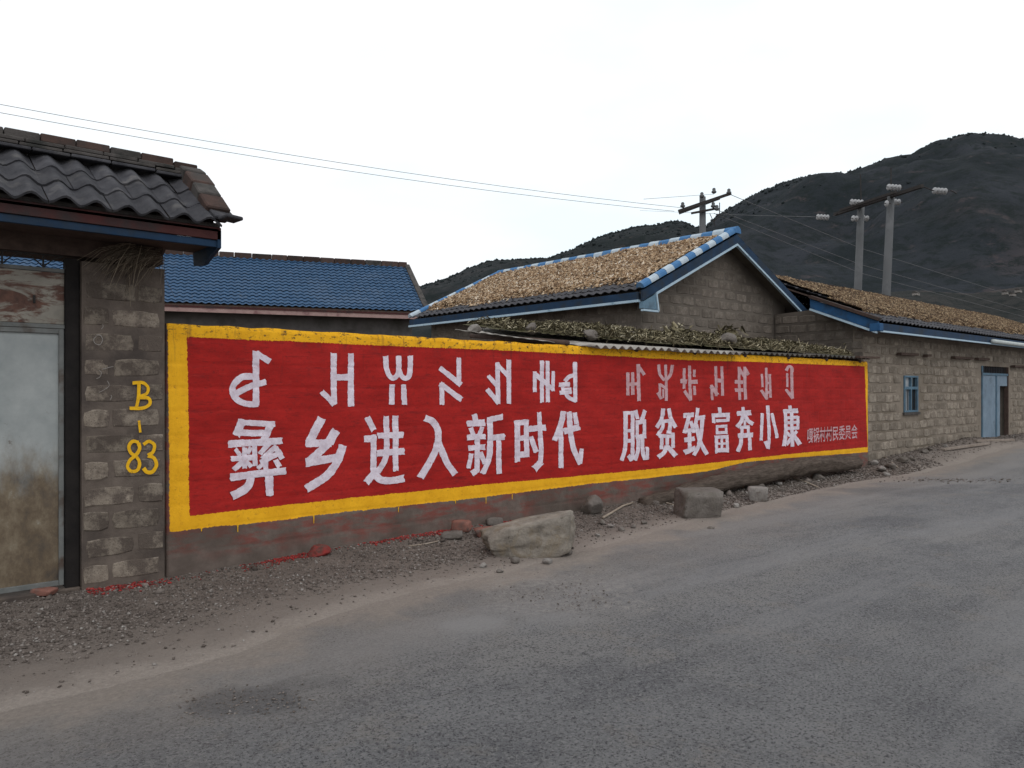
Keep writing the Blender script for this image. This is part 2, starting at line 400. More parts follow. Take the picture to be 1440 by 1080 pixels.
M['sheet'] = m_rough('fibre_sheet', (0.24,0.22,0.20), (0.36,0.34,0.31), 6, (0.15,0.13,0.12), 2, 50, 0.003, 0.9)
M['sheet_dark'] = m_rough('old_sheet', (0.06,0.055,0.05), (0.11,0.10,0.09), 6, (0.05,0.05,0.045), 2)
def rockmat(name, a, b, c, c2):
    n = NT(name)
    col = n.ramp(n.noise(5, 8, 0.7), (0.3, a), (0.7, b))
    col = n.mix(n.step(n.noise(3, 6, 0.7, dist=1.0), 0.5, 0.62), col, c)
    col = n.mix(n.step(n.noise(11, 6, 0.75), 0.58, 0.70), col, c2)
    h1 = n.bump(n.noise(9, 8, 0.7), 0.8, 0.05); h2 = n.bump(n.noise(60, 6, 0.7), 0.6, 0.01, h1)
    return n.done(col, 0.9, h2)
M['boulder'] = rockmat('boulder', (0.12,0.105,0.09), (0.31,0.275,0.235), (0.20,0.165,0.125), (0.07,0.058,0.048))
M['rock_grey'] = rockmat('rock_grey', (0.11,0.095,0.085), (0.18,0.16,0.145), (0.13,0.115,0.10), (0.07,0.06,0.055))
M['stone_pale'] = rockmat('stone_pale', (0.18,0.165,0.155), (0.30,0.28,0.26), (0.16,0.14,0.125), (0.12,0.11,0.10))
M['red_brick'] = m_rough('red_brick', (0.17,0.075,0.06), (0.25,0.12,0.095), 15, (0.12,0.09,0.08), 8, 60, 0.006)
M['red_stone'] = m_rough('red_stone', (0.16,0.03,0.027), (0.27,0.038,0.034), 12, (0.09,0.05,0.042), 8)
n = NT('bark')
col = n.ramp(n.noise(6, 7, 0.7, stretch=(1,5,5)), (0.3, (0.055,0.042,0.034)), (0.7, (0.17,0.135,0.112)))
M['bark'] = n.done(col, 0.95, n.bump(n.noise(14, 7, 0.75, stretch=(0.5,4,4)), 1.0, 0.05))
M['stick'] = m_rough('stick', (0.20,0.16,0.125), (0.34,0.29,0.24), 15)
M['wood_dark'] = m_rough('wood_dark', (0.055,0.038,0.032), (0.10,0.07,0.058), 12)
M['plank'] = m_rough('plank', (0.18,0.145,0.12), (0.28,0.24,0.21), 9)
n = NT('gravel_stone')
col = n.ramp(n.irand(), (0.0, (0.065,0.053,0.046)), (0.5, (0.13,0.109,0.097)), (0.86, (0.19,0.163,0.146)), (0.96, (0.22,0.20,0.185)), (1.0, (0.30,0.28,0.26)))
M['gravel'] = n.done(col, 0.92)
n = NT('red_chips')
M['red_chip'] = n.done(n.ramp(n.irand(), (0.0, (0.12,0.03,0.026)), (0.5, (0.22,0.03,0.028)), (1.0, (0.34,0.045,0.04))), 0.85)
M['concrete_pole'] = m_rough('concrete_pole', (0.085,0.088,0.092), (0.12,0.123,0.127), 4, (0.085,0.087,0.09), 1)
M['iron'] = m_rough('iron', (0.03,0.028,0.028), (0.05,0.045,0.042), 8)
M['porcelain'] = NT('porcelain').done((0.30,0.30,0.305), 0.3, spec=0.5)
M['wire'] = NT('wire').done((0.10,0.10,0.105), 0.6)
M['glass_dark'] = NT('glass_dark').done((0.012,0.016,0.02), 0.12, spec=0.5)
M['curtain'] = m_rough('curtain', (0.22,0.24,0.26), (0.32,0.34,0.36), 5)
M['door_blue'] = m_rough('door_blue', (0.13,0.18,0.235), (0.19,0.25,0.31), 4, (0.11,0.15,0.19), 3, 40, 0.002, 0.6)
M['frame_blue'] = m_rough('frame_blue', (0.06,0.115,0.165), (0.10,0.17,0.23), 5, (0.08,0.12,0.16), 4, 40, 0.002, 0.6)
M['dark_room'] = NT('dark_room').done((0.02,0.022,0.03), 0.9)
M['pipe'] = m_rough('pipe', (0.38,0.42,0.42), (0.50,0.53,0.52), 6)
M['litter'] = NT('litter').done((0.5,0.48,0.42), 0.7)

# sheet-metal gate: silver-grey paint, rust streaks above, brown dirt creeping up from the sill
n = NT('gate_metal')
col = n.ramp(n.noise(2.4, 6, 0.65), (0.3, (0.19,0.21,0.212)), (0.7, (0.33,0.345,0.34)))
zz = n.math('ADD', n.z(), n.math('MULTIPLY', n.math('SUBTRACT', n.noise(3.5, 6, 0.7, stretch=(1.6,1,0.7)), 0.5), 0.9))
col = n.mix(n.math('MULTIPLY', n.step(zz, 1.25, 0.75), 0.92), col, n.ramp(n.noise(5, 7, 0.75, stretch=(1,1,.7)), (0.32, (0.030,0.018,0.010)), (0.48, (0.095,0.060,0.028)), (0.60, (0.15,0.11,0.065)), (0.72, (0.27,0.25,0.20))))
col = n.mix(n.step(n.noise(9, 6, 0.8), 0.63, 0.72), col, (0.13,0.115,0.10))
M['gate_metal'] = n.done(col, 0.5, n.bump(n.noise(2.0, 3, 0.5), 0.4, 0.03), metal=0.0, spec=0.45)
n = NT('gate_top')
col = n.ramp(n.noise(3, 6, 0.65), (0.3, (0.17,0.155,0.13)), (0.7, (0.31,0.285,0.24)))
col = n.mix(n.step(n.noise(2.6, 7, 0.72, stretch=(1.0,1,3.6), dist=0.6), 0.44, 0.56), col, n.ramp(n.noise(20, 5, 0.7), (0.3, (0.055,0.022,0.014)), (0.7, (0.13,0.055,0.035))))
M['gate_top'] = n.done(col, 0.6, n.bump(n.noise(3.0, 3, 0.5), 0.4, 0.03), spec=0.4)
M['gate_frame'] = m_rough('gate_frame', (0.11,0.115,0.112), (0.18,0.185,0.18), 6, (0.07,0.05,0.04), 5, 50, 0.002, 0.6)
M['jamb'] = m_rough('jamb', (0.012,0.011,0.011), (0.024,0.021,0.020), 6)

# ---------------------------------------------------------------- ground and road
EDGE_PX = [(-260,1075),(0,1010),(167,967),(333,920),(440,880),(573,840),(707,807),(807,780),(861,765),(922,747),(1014,727),(1090,706),(1167,688),(1240,675),(1318,662),(1377,650),(1440,640)]
EP = np.array([on_z(a, b, 0.0) for a, b in EDGE_PX])
EX = np.concatenate([[-900, -30, -8], EP[:, 0], [EP[-1, 0]+8, 60, 900]])
EY = np.concatenate([[-3.6, -3.6, -3.6], EP[:, 1], [EP[-1, 1]-0.2, EP[-1, 1]-0.6, EP[-1, 1]-0.6]])
def edge_y(x): return np.interp(x, EX, EY)+0.10*fbm(x, 0, 0, 0.6, 3, 5)+0.04*fbm(x, 0, 0, 4, 3, 8)
def gbase(x, y):
    x = np.asarray(x, float)
    return 0.30*smooth(15, 24, x)+0.0*x
def heap(x, y):
    """earth banked against the walls and the right-hand house"""
    h = 0.05*np.exp(-((y+0.05)/0.35)**2)*smooth(2, 5, x)
    h = h+0.16*np.exp(-((y+0.15)/0.55)**2)*smooth(14.8, 16.5, x)*(1-smooth(20.5, 23, x))
    return h
def ground_z(x, y):
    d = np.asarray(y, float)-edge_y(x)
    offr = smooth(-0.05, 0.35, d)
    bumps = 0.018*fbm(x, y, 0, 1.3, 3, 3)+0.013*fbm(x, y, 0, 7, 4, 21)
    near = (np.abs(x) < 60) & (np.abs(y) < 40)
    return gbase(x, y)+offr*(0.006+np.where(near, bumps+heap(x, y), 0))-0.012*smooth(0.1, -0.15, d)
xs = np.concatenate([[-4000,-1500,-500,-150,-60,-30,-15,-8], np.arange(-5, -1, .3), np.arange(-1, 9, .045), np.arange(9, 20, .08), np.arange(20, 32, .3), [36,45,60,120,300,800,2000,5000]])
ys = np.concatenate([[-4000,-1500,-500,-150,-60,-30,-18,-14], np.arange(-12, -5, .4), np.arange(-5, 0.3, .045), np.arange(.4, 3, .3), [5,9,15,30,60,150,400,1000,2500,5000]])
gx, gy = np.meshgrid(xs, ys, indexing='ij')
gz = ground_z(gx, gy)
n = NT('dirt')
e = n.attr('edge')
col = n.ramp(n.noise(2.5, 7, 0.7), (0.3, (0.098,0.080,0.070)), (0.7, (0.175,0.146,0.128)))
col = n.mix(n.step(n.noise(45, 6, 0.8), 0.52, 0.72), col, (0.17,0.15,0.135))
col = n.mix(n.step(n.noise(70, 5, 0.8), 0.54, 0.68), col, (0.045,0.038,0.034))
en = n.math('ADD', e, n.math('MULTIPLY', n.math('SUBTRACT', n.noise(2.5, 5, 0.6), 0.5), 0.6))
fine = n.ramp(n.noise(34, 6, 0.85), (0.3, (0.18,0.154,0.135)), (0.7, (0.30,0.26,0.23)))
col = n.mix(n.math('MULTIPLY', n.step(en, 1.1, 0.2), 0.45), col, fine)
col = n.mix(n.step(en, 0.42, 0.10), col, fine)
col = n.mix(n.math('MULTIPLY', n.step(n.noise(1.4, 6, 0.7), 0.5, 0.64), 0.5), col, (0.185,0.155,0.135))
b1 = n.bump(n.noise(40, 6, 0.8), 0.8, 0.02); b2 = n.bump(n.voro(90), 0.4, 0.008, b1)
M['dirt'] = n.done(col, 0.97, b2, spec=0.15)
g = put('ground', np.stack([gx, gy, gz], -1).reshape(-1, 3), grid_faces(len(xs), len(ys)), M['dirt'], smoothed=True, kind='structure')
attr(g, 'edge', np.clip(gy-edge_y(gx), -3, 3))

# road: one sheet whose left edge follows the verge
rx = np.concatenate([[-900,-300,-100,-40,-20,-10], np.arange(-6, 20, .06), np.arange(20, 40, .4), [50,80,200,900]])
rt = np.concatenate([np.arange(0, 4, .05), np.arange(4, 12.01, .4)])
RX, RTT = np.meshgrid(rx, rt, indexing='ij')
ey = edge_y(RX)+0.04
RY = ey-RTT*(1+0.0*RX)
RZ = gbase(RX, RY)+0.002+0.010*smooth(0, .3, RTT)+0.004*fbm(RX, RY, 0, 0.8, 3, 31)*smooth(0, .5, RTT)+0.0015*fbm(RX, RY, 0, 6, 3, 41)
def spot(px, py, rxm, rym, rag=0.25):
    c = on_z(px, py, 0.0); dx = RX-c[0]; dy = RY-c[1]
    # spot axes follow camera right / forward
    a = (dx*RT[0]+dy*RT[1])/rxm; b = (dx*FW[0]+dy*FW[1])/rym
    return smooth(1.15, .75, np.sqrt(a*a+b*b)+rag*fbm(RX, RY, 0, 2.5, 4, 51))
patch = .8*spot(668, 880, .27, .22, .5)+0.45*spot(790, 872, .32, .2, .8)
darkp = .8*spot(345, 990, .34, .16, 1.3)+.5*spot(440, 965, .25, .12, 1.4)+.4*spot(1230, 690, 1.2, .5, 1.2)
rub = spot(800, 842, .55, .55, .9)+.8*spot(1350, 678, 1.6, .35, 1.0)+.5*spot(860, 815,.4,.4,.8)
RZ = RZ-0.010*np.clip(rub, 0, 1)-0.006*np.clip(darkp, 0, 1)*(0.5+fbm(RX, RY, 0, 9, 3, 77))
n = NT('asphalt')
e = n.attr('edge'); en = n.math('ADD', e, n.math('MULTIPLY', n.math('SUBTRACT', n.noise(1.6, 6, 0.65), 0.5), 1.3))
col = n.ramp(n.noise(1.1, 6, 0.6), (0.3, (0.122,0.121,0.127)), (0.7, (0.200,0.196,0.198)))
col = n.mix(n.step(n.noise(.35, 5, 0.6, stretch=(1,2.2,1)), 0.45, 0.65), col, (0.190,0.183,0.180))
col = n.mix(n.math('MULTIPLY', n.step(n.noise(.8, 7, 0.7, stretch=(.5,1.6,1)), 0.50, 0.66), .75), col, (0.105,0.104,0.112))
col = n.mix(n.math('MULTIPLY', n.step(n.noise(1.7, 7, 0.75), 0.54, 0.64), .5), col, (0.195,0.175,0.158))
col = n.mix(n.math('MULTIPLY', n.step(n.noise(8, 7, 0.75), 0.5, 0.68), 0.5), col, (0.085,0.083,0.086))
col = n.mix(n.math('MULTIPLY', n.step(n.noise(52, 4, 0.9), 0.50, 0.60), .8), col, (0.225,0.22,0.218))
col = n.mix(n.math('MULTIPLY', n.step(n.noise(61, 4, 0.9), 0.52, 0.60), .9), col, (0.028,0.028,0.031))
col = n.mix(n.step(n.noise(22, 5, 0.9), 0.62, 0.68), col, (0.035,0.034,0.036))
col = n.mix(n.math('MULTIPLY', n.step(n.noise(1.1, 5, 0.6, stretch=(.12,1.3,1)), 0.50, 0.62), .35), col, (0.235,0.23,0.232))
dust = n.ramp(n.noise(34, 6, 0.85), (0.3, (0.18,0.154,0.135)), (0.7, (0.30,0.26,0.23)))
col = n.mix(n.math('MULTIPLY', n.step(en, 1.7, 0.1), 0.42), col, dust)
col = n.mix(n.step(en, 0.50, 0.12), col, dust)
col = n.mix(n.math('MULTIPLY', n.attr('patch'), 0.8), col, (0.24,0.232,0.228))
col = n.mix(n.math('MULTIPLY', n.attr('dark'), 0.5), col, (0.05,0.05,0.056))
col = n.mix(n.math('MULTIPLY', n.math('MULTIPLY', n.attr('rubble'), n.step(n.noise(14, 6, 0.85), 0.46, 0.60)), 0.6), col, (0.28,0.26,0.245))
vb = n.voro(130)
b1 = n.bump(n.noise(55, 5, 0.9), 1.0, 0.016); b2 = n.bump(vb, 0.35, 0.005, b1)
M['asphalt'] = n.done(col, 0.9, b2, spec=0.12)
road = put('road', np.stack([RX, RY, RZ], -1).reshape(-1, 3), grid_faces(len(rx), len(rt))[:, ::-1], M['asphalt'], smoothed=True, kind='structure')
attr(road, 'edge', RTT); attr(road, 'patch', np.clip(patch, 0, 1)); attr(road, 'dark', np.clip(darkp, 0, 1)); attr(road, 'rubble', np.clip(rub, 0, 1))
# ---------------------------------------------------------------- hills
def hill(name, sky_pts, Z, near, seed, mat, zn=-4, rough=1.0, p=1.15):
    px = np.arange(sky_pts[0][0], sky_pts[-1][0]+1, 7.0); sp = np.array(sky_pts, float)
    H = (548-np.interp(px, sp[:, 0], sp[:, 1]))/1080*Z+1.6
    T = np.concatenate([np.linspace(0, 1, 60), [1.06, 1.15, 1.3, 1.6, 2.0]])
    PX, TT = np.meshgrid(px, T, indexing='ij'); HH = np.repeat(H[:, None], len(T), 1)
    D = Z*(near+(1-near)*TT)
    lat = D*(PX-720)/1080
    X = CAM[0]+FW[0]*D+RT[0]*lat; Y = CAM[1]+FW[1]*D+RT[1]*lat
    up = np.clip(TT, 0, 1)**p; dn = 1-smooth(1.0, 2.0, TT)
    gul = fbm(X, Y, 0, 4.2/Z, 5, seed)
    gul = (1-np.abs(gul)*2.2)
    z = zn+(HH-zn)*up*dn+rough*Z*0.035*gul*np.clip(TT*(1-TT)*3.4, 0, 1)+Z*0.0016*fbm(X, Y, 0, 60/Z, 3, seed+9)
    z = np.where(TT <= 0, -6, z)
    o = put(name, np.stack([X, Y, z], -1).reshape(-1, 3), grid_faces(len(px), len(T)), mat, smoothed=True, kind='structure')
    return X, Y, z, TT
def hillmat(name, a, b, c, sc):
    n = NT(name)
    col = n.ramp(n.noise(sc, 8, 0.65), (0.35, a), (0.65, b))
    col = n.mix(n.math('MULTIPLY', n.step(n.noise(sc*.45, 6, 0.6), 0.50, 0.64), n.step(n.z(), 170, 20)), col, c)
    col = n.mix(n.math('MULTIPLY', n.step(n.noise(sc*6, 7, 0.8), 0.47, 0.60), 0.8), col, (0.010,0.014,0.014))
    col = n.mix(n.math('MULTIPLY', n.step(n.noise(sc*2.2, 8, 0.8), 0.56, 0.66), 0.7), col, c)
    return n.done(col, 0.95, n.bump(n.noise(sc*9, 6, 0.7), 0.5, 3.0), spec=0.05)
HM1 = hillmat('hill_scrub', (0.012,0.016,0.017), (0.025,0.028,0.030), (0.055,0.045,0.044), 0.012)
HM2 = hillmat('hill_far', (0.012,0.016,0.018), (0.026,0.029,0.035), (0.052,0.043,0.045), 0.012)
main = [(-700,520),(-200,500),(200,480),(420,450),(540,425),(602,400),(629,393),(657,379),(677,372),(699,368),(732,366),(774,364),(810,350),(838,336),(865,328),(893,320),(921,317),(949,312),(962,313),(973,318),(1000,326),(1100,345),(1300,420),(1500,470),(1900,520)]
big = [(700,520),(900,420),(985,330),(1008,308),(1043,286),(1074,269),(1113,259),(1152,252),(1172,252),(1191,256),(1211,250),(1249,236),(1277,229),(1308,211),(1339,202),(1355,196),(1370,195),(1405,198),(1440,201),(1500,196),(1580,205),(1700,190),(1850,215),(2050,260),(2300,330),(2700,430)]
spur = [(900,470),(990,440),(1060,424),(1130,410),(1200,414),(1290,409),(1370,414),(1440,405),(1560,395),(1700,380),(1900,360),(2300,400),(2700,450)]
ha = hill('wooded_hill', main, 900, .35, 61, HM1)
hb = hill('mountain', big, 1150, .3, 71, HM2, rough=1.5, p=1.0)
hc = hill('foothill', spur, 420, .4, 81, hillmat('hill_terrace', (0.020,0.022,0.021), (0.034,0.033,0.032), (0.065,0.052,0.050), 0.03), rough=.5, p=.8)
n = NT('hill_tree'); M['hill_tree'] = n.done(n.ramp(n.irand(), (0.0, (0.014,0.019,0.020)), (1.0, (0.028,0.033,0.035))), 0.95, spec=0.05)
def hill_trees(H, count, lo, size, name, seed):
    X, Y, z, T = H; m = np.argwhere((T > lo) & (T <= 1.04))
    wgt = np.clip((T[m[:, 0], m[:, 1]]-lo)/(1-lo), 0.02, 1)**3; wgt[T[m[:, 0], m[:, 1]] > .965] *= 5
    k = rng.choice(len(m), count, p=wgt/wgt.sum()); i, j = m[k, 0], m[k, 1]
    j2 = np.clip(j+1, 0, X.shape[1]-1); i2 = np.clip(i+1, 0, X.shape[0]-1)
    a = rng.random((count, 1)); b = rng.random((count, 1))
    P = np.stack([X, Y, z], -1)
    pos = P[i, j]+(P[i2, j]-P[i, j])*a+(P[i, j2]-P[i, j])*b*(j2 < 60)[:, None]
    s = rng.uniform(.5, 1.0, count)*size*rng.choice([.6, .8, 1.1], count)
    scl = np.stack([s, s, s*rng.uniform(.7, 1.1, count)], 1); pos[:, 2] += s*.15
    V = np.concatenate([OCT_V*1.1, ]); scatter(name, V, OCT_F, pos, rotmats(count, .3), scl, M['hill_tree'], jitter=.3)
hill_trees(ha, 9000, .3, 2.2, 'scrub_wood', 1)
hill_trees(hb, 12000, .35, 2.8, 'mountain_wood', 2)
# far-off hamlet on the slope
FAR = []
for i, (px, py) in enumerate([(1414,411),(1424,413),(1432,408),(1288,412)]):
    c = at_z(px, py, 300); mb = MB()
    t = thing('farmhouse', c, ['tiny pale farmhouse on the far slope, leftmost of three above the right roof','tiny pale farmhouse on the far slope, middle of three above the right roof','tiny pale farmhouse on the far slope, nearest the right edge of the photo','tiny pale farmhouse showing above the corn roof right of the tall poles'][i], 'house', 'farmhouses on the far slope')
    mb.box(c[0]-1.4, c[0]+1.4, c[1]-.9, c[1]+.9, c[2]-1.0, c[2]); mb.build('wall', M['stone_pale'], t)
    mb = MB(); mb.prism([(c[1]-1.1, c[2]), (c[1]+1.1, c[2]), (c[1], c[2]+.7)], 0, c[0]-1.6, c[0]+1.6); mb.build('roof', M['roof_cement'], t)

# ---------------------------------------------------------------- concrete blocks shared by several walls
def block_meshes(nv, wd, ht, dep, mat, seed, irr=0.06):
    r = random.Random(seed); out = []
    for v in range(nv):
        pts = []
        m = 3
        per = [(-1,-1),(-.35,-1),(.35,-1),(1,-1),(1,0),(1,1),(.35,1),(-.35,1),(-1,1),(-1,0)]
        for a, b in per:
            corner = abs(a) == 1 and abs(b) == 1
            k = r.uniform(.88, .99) if corner else r.uniform(.93, 1.03)
            k2 = r.uniform(.74, .97) if corner else r.uniform(.88, 1.06)
            pts.append((a*wd/2*k*(1+r.uniform(-irr, irr)*.5), b*ht/2*k2))
        V = [(x, 0, z) for x, z in pts]+[(x*(1-.012/wd*2), -dep*r.uniform(.8, 1.1), z*(1-.010/ht*2)) for x, z in pts]+[(r.uniform(-.02, .02), -dep*1.05, 0)]
        k = len(pts); F = [(i, (i+1) % k, k+(i+1) % k, k+i) for i in range(k)]+[(k+i, k+(i+1) % k, 2*k) for i in range(k)]
        out.append(mesh_data('block', V, F, mat, False))
    return out
def lay_blocks(meshes, parent, x0, x1, z0, z1, origin, face, pitch_w=.40, pitch_h=.205, limit=300, inside=None, name='block', seed=1, order=None, skip=None):
    """face: 'front' (normal -Y at y=origin) or 'left' (normal -X at x=origin); along runs x0..x1"""
    r = random.Random(seed); rows = int((z1-z0)/pitch_h); items = []
    for j in range(rows):
        zc = z0+(j+.5)*pitch_h; u = x0+(0 if j % 2 else -pitch_w/2)
        while u < x1:
            a, b = max(u, x0), min(u+pitch_w, x1); u += pitch_w
            if b-a < .1: continue
            c = (a+b)/2
            if inside and not inside(c, zc, (b-a)/2): continue
            items.append((c, zc, (b-a)/pitch_w))
    items.sort(key=order or (lambda t: t[0]))
    rest = MB()
    for k, (c, zc, sc) in enumerate(items):
        me = r.choice(meshes); s = sc*r.uniform(.93, .99); sz = r.uniform(.86, 1.0)
        zc += r.uniform(-.008, .008)
        flip = 1
        if face == 'front': loc = (c, origin, zc); rot = (0, 0, 0)
        else: loc = (origin, c, zc); rot = (0, 0, R(-90))
        if k < limit: inst(name, me, loc, parent, (rot[0], rot[1]+R(r.uniform(-.8, .8)), rot[2]), (s, r.uniform(.7, 1.2), sz))
        else:
            V = np.array([v.co[:] for v in me.vertices])*[s, 1, sz]
            if face != 'front': V = np.stack([V[:, 1], -V[:, 0], V[:, 2]], 1)
            rest.add(V+np.array(loc), [tuple(p.vertices) for p in me.polygons])
    if rest.V: rest.build('far_blocks', meshes[0].materials[0], parent, kind='stuff')
def wall_sheet(name, mat, parent, x0, x1, z0, z1, y, face='front', res=.06, amp=.006, seed=1, poly=None):
    """bumpy mortar face behind the blocks"""
    u = np.linspace(x0, x1, max(3, int((x1-x0)/res))); v = np.linspace(z0, z1, max(3, int((z1-z0)/res)))
    U, V = np.meshgrid(u, v, indexing='ij'); d = amp*fbm(U, V, 3.3, 5, 4, seed)
    if face == 'front': P = np.stack([U, y+d, V], -1); F = grid_faces(len(u), len(v))
    else: P = np.stack([y+d, U, V], -1); F = grid_faces(len(u), len(v))[:, ::-1]
    return put(name, P.reshape(-1, 3), F, mat, parent, True)

# ---------------------------------------------------------------- the slogan wall
WX0, WX1 = 2.075, 15.36
def W2(pts): return np.array([[p[0], p[2]] for p in (on_y(a, b, 0.0) for a, b in pts)])
top_o = W2([(235.5,457),(400,465),(560,475.5),(699,479.5),(824,488.5),(960,495),(1048,500),(1140,506),(1219.7,511)])
top_i = W2([(263,474),(400,479.5),(560,487),(699,492),(824,498.5),(960,506),(1048,508.5),(1140,512),(1216,515)])
bot_o = W2([(238.7,748.5),(300,741),(400,731),(440,725),(673,700),(840,679),(920,671.5),(993,663),(1048,650),(1104,644.5),(1224.7,635.5)])
bot_i = W2([(266.7,725.5),(356,716),(440,706),(673,682),(840,667),(920,659.5),(993,652),(1048,645.5),(1104,639),(1220,628.8)])
def wall_h(s, z):
    """how far the rendered face sits back (+) or proud (-): coursed blocks under thin render"""
    row = np.floor((z+0.02)/.205); fz = (z+0.02)/.205-row
    ss = s/.40+0.5*(row % 2); fs = ss-np.floor(ss)
    jz = np.minimum(fz, 1-fz)*.205; js = np.minimum(fs, 1-fs)*.40
    k = 0.4+0.6*vnoise(np.stack([s*1.7, z*1.7, z*0], -1), 4)
    cell = _h(np.floor(ss).astype(np.int64), row.astype(np.int64), row.astype(np.int64)*0, 9)
    k = np.clip(k*1.6-.45, .08, 1.2); g = np.exp(-(jz/.011)**2)*.0055*k+np.exp(-(js/.011)**2)*.0045*k
    return g+(cell-.5)*.0035+0.006*fbm(s, z, 0, 3, 4, 14)
sv = np.arange(WX0, WX1+.001, .0245); zv = np.arange(-.15, 2.195, .0175)
S, Zv = np.meshgrid(sv, zv, indexing='ij')
zt = 2.17+.012*fbm(S, 0, 0, 5, 4, 91)-.006*smooth(2, 6, S)
Zw = np.minimum(Zv, zt); Yw = wall_h(S, Zw)
Yw += np.where(Zv > zt-.02, .014, 0)
wall = thing('slogan_wall', (WX0, 0, 0), 'long low block wall painted red with a yellow border and white slogan lettering', 'wall')
# fold the face back over the top and round the two ends
def fold(P, F):
    nx, ny = P.shape[:2]
    top = P[:, -1:].copy(); top[..., 1] = .21; P = np.concatenate([P, top], 1)
    l = P[:1].copy(); l[..., 1] = .21; r = P[-1:].copy(); r[..., 1] = .21
    P = np.concatenate([l, P, r], 0)
    return P
P = fold(np.stack([S, Yw, Zw], -1), None)
face = put('painted_face', P.reshape(-1, 3), grid_faces(P.shape[0], P.shape[1]), M['slogan_paint'], wall, True)
def inside(ti, bi, l, r, s, z):
    lx = np.interp(z, [l[1][1], l[0][1]], [l[1][0], l[0][0]]); rx_ = np.interp(z, [r[1][1], r[0][1]], [r[1][0], r[0][0]])
    return np.minimum(np.minimum(np.interp(s, ti[:, 0], ti[:, 1])-z, z-np.interp(s, bi[:, 0], bi[:, 1])), np.minimum(s-lx, rx_-s))
ps, pz = P[..., 0], P[..., 2]
inred = inside(top_i, bot_i, (top_i[0], bot_i[0]), (top_i[-1], bot_i[-1]), ps, pz)+.006*fbm(ps, pz, 0, 6, 3, 5)
to2 = top_o.copy(); to2[:, 1] += .03
inyel = inside(to2, bot_o, (top_o[0], bot_o[0]), (top_o[-1], bot_o[-1]), ps, pz)+.006*fbm(ps, pz, 0, 6, 3, 6)
inyel = np.where(P[..., 1] > .1, -1, inyel); inred = np.where(P[..., 1] > .1, -1, inred)
attr(face, 'inred', inred); attr(face, 'inyel', inyel)
mb = MB(); mb.box(WX0+.02, WX1-.02, .19, .215, -.1, 2.13); mb.build('wall_back', M['mortar'], wall)

def densify(pts, step):
    out = [pts[0]]
    for a, b in zip(pts[:-1], pts[1:]):
        k = max(1, int(np.linalg.norm(b-a)/step))
        for i in range(1, k+1): out.append(a+(b-a)*i/k)
    return np.array(out)
def spline(pts):
    p = np.vstack([2*pts[0]-pts[1], pts, 2*pts[-1]-pts[-2]]); out = []
    for i in range(1, len(p)-2):
        for t in np.linspace(0, 1, 6, endpoint=False):
            out.append(.5*((2*p[i])+(-p[i-1]+p[i+1])*t+(2*p[i-1]-5*p[i]+4*p[i+1]-p[i+2])*t*t+(-p[i-1]+3*p[i]-3*p[i+1]+p[i+2])*t**3))
    out.append(p[-2]); return np.array(out)
def stroke_poly(pts, wd, seed):
    """brush stroke as a strip of left / mid / right points (in tracing units)"""
    p = np.array(pts, float); curved = len(p) > 2
    if curved: p = spline(p)
    p = densify(p, 6.0)
    d = np.gradient(p, axis=0); d /= np.linalg.norm(d, axis=1)[:, None]+1e-9
    nrm = np.stack([-d[:, 1], d[:, 0]], 1)
    i = np.arange(len(p)); j = np.random.default_rng(seed)
    sm_ = lambda a: np.convolve(np.pad(a, 2, 'edge'), [.1, .2, .4, .2, .1], 'valid')
    t_ = np.linspace(0, 1, len(p)); sw = 1+.07*(j.random()-.5)*2*(t_-.5)*2-.05*np.sin(t_*3.14)*j.random()
    wl = wd/2*sw*(1+.09*sm_(j.standard_normal(len(p)))+.025*j.standard_normal(len(p))); wr = wd/2*sw*(1+.09*sm_(j.standard_normal(len(p)))+.025*j.standard_normal(len(p)))
    L = p-nrm*wl[:, None]; Rr = p+nrm*wr[:, None]
    G = np.stack([L, p-nrm*(wl*.33)[:, None], p+nrm*(wr*.33)[:, None], Rr], 1)
    G[0] += d[0]*j.uniform(-.10, .10, (4, 1))*wd; G[-1] += d[-1]*j.uniform(-.10, .14, (4, 1))*wd
    return G
def paint_char(name, parent, crop, strokes, mat, yfun, y0, lift=.0028, px_on=None):
    ox, oy, sc = crop; V = []; F = []; n0 = 0
    for k, st in enumerate(strokes):
        wd, pts = st[0]*(1.05 if st[0] > 20 else 1), st[1]
        G = stroke_poly(pts, wd, k*7+len(pts)); a, b = G.shape[:2]
        P = np.array([[on_y(ox+g[0]/sc, oy+g[1]/sc, y0) for g in row] for row in G])
        P[..., 1] = y0+yfun(P[..., 0], P[..., 2])-lift-.00025*k
        V.append(P.reshape(-1, 3)); F.append(grid_faces(a, b)+n0); n0 += a*b
    V = np.concatenate(V); F = np.concatenate(F)
    return put(name, V, F, mat, parent, False)
cA = (310, 480, 4.5); cB = (500, 480, 4.906); cC = (640, 480, 5.143); cD = (860, 500, 6.35); cE = (990, 500, 6.35)
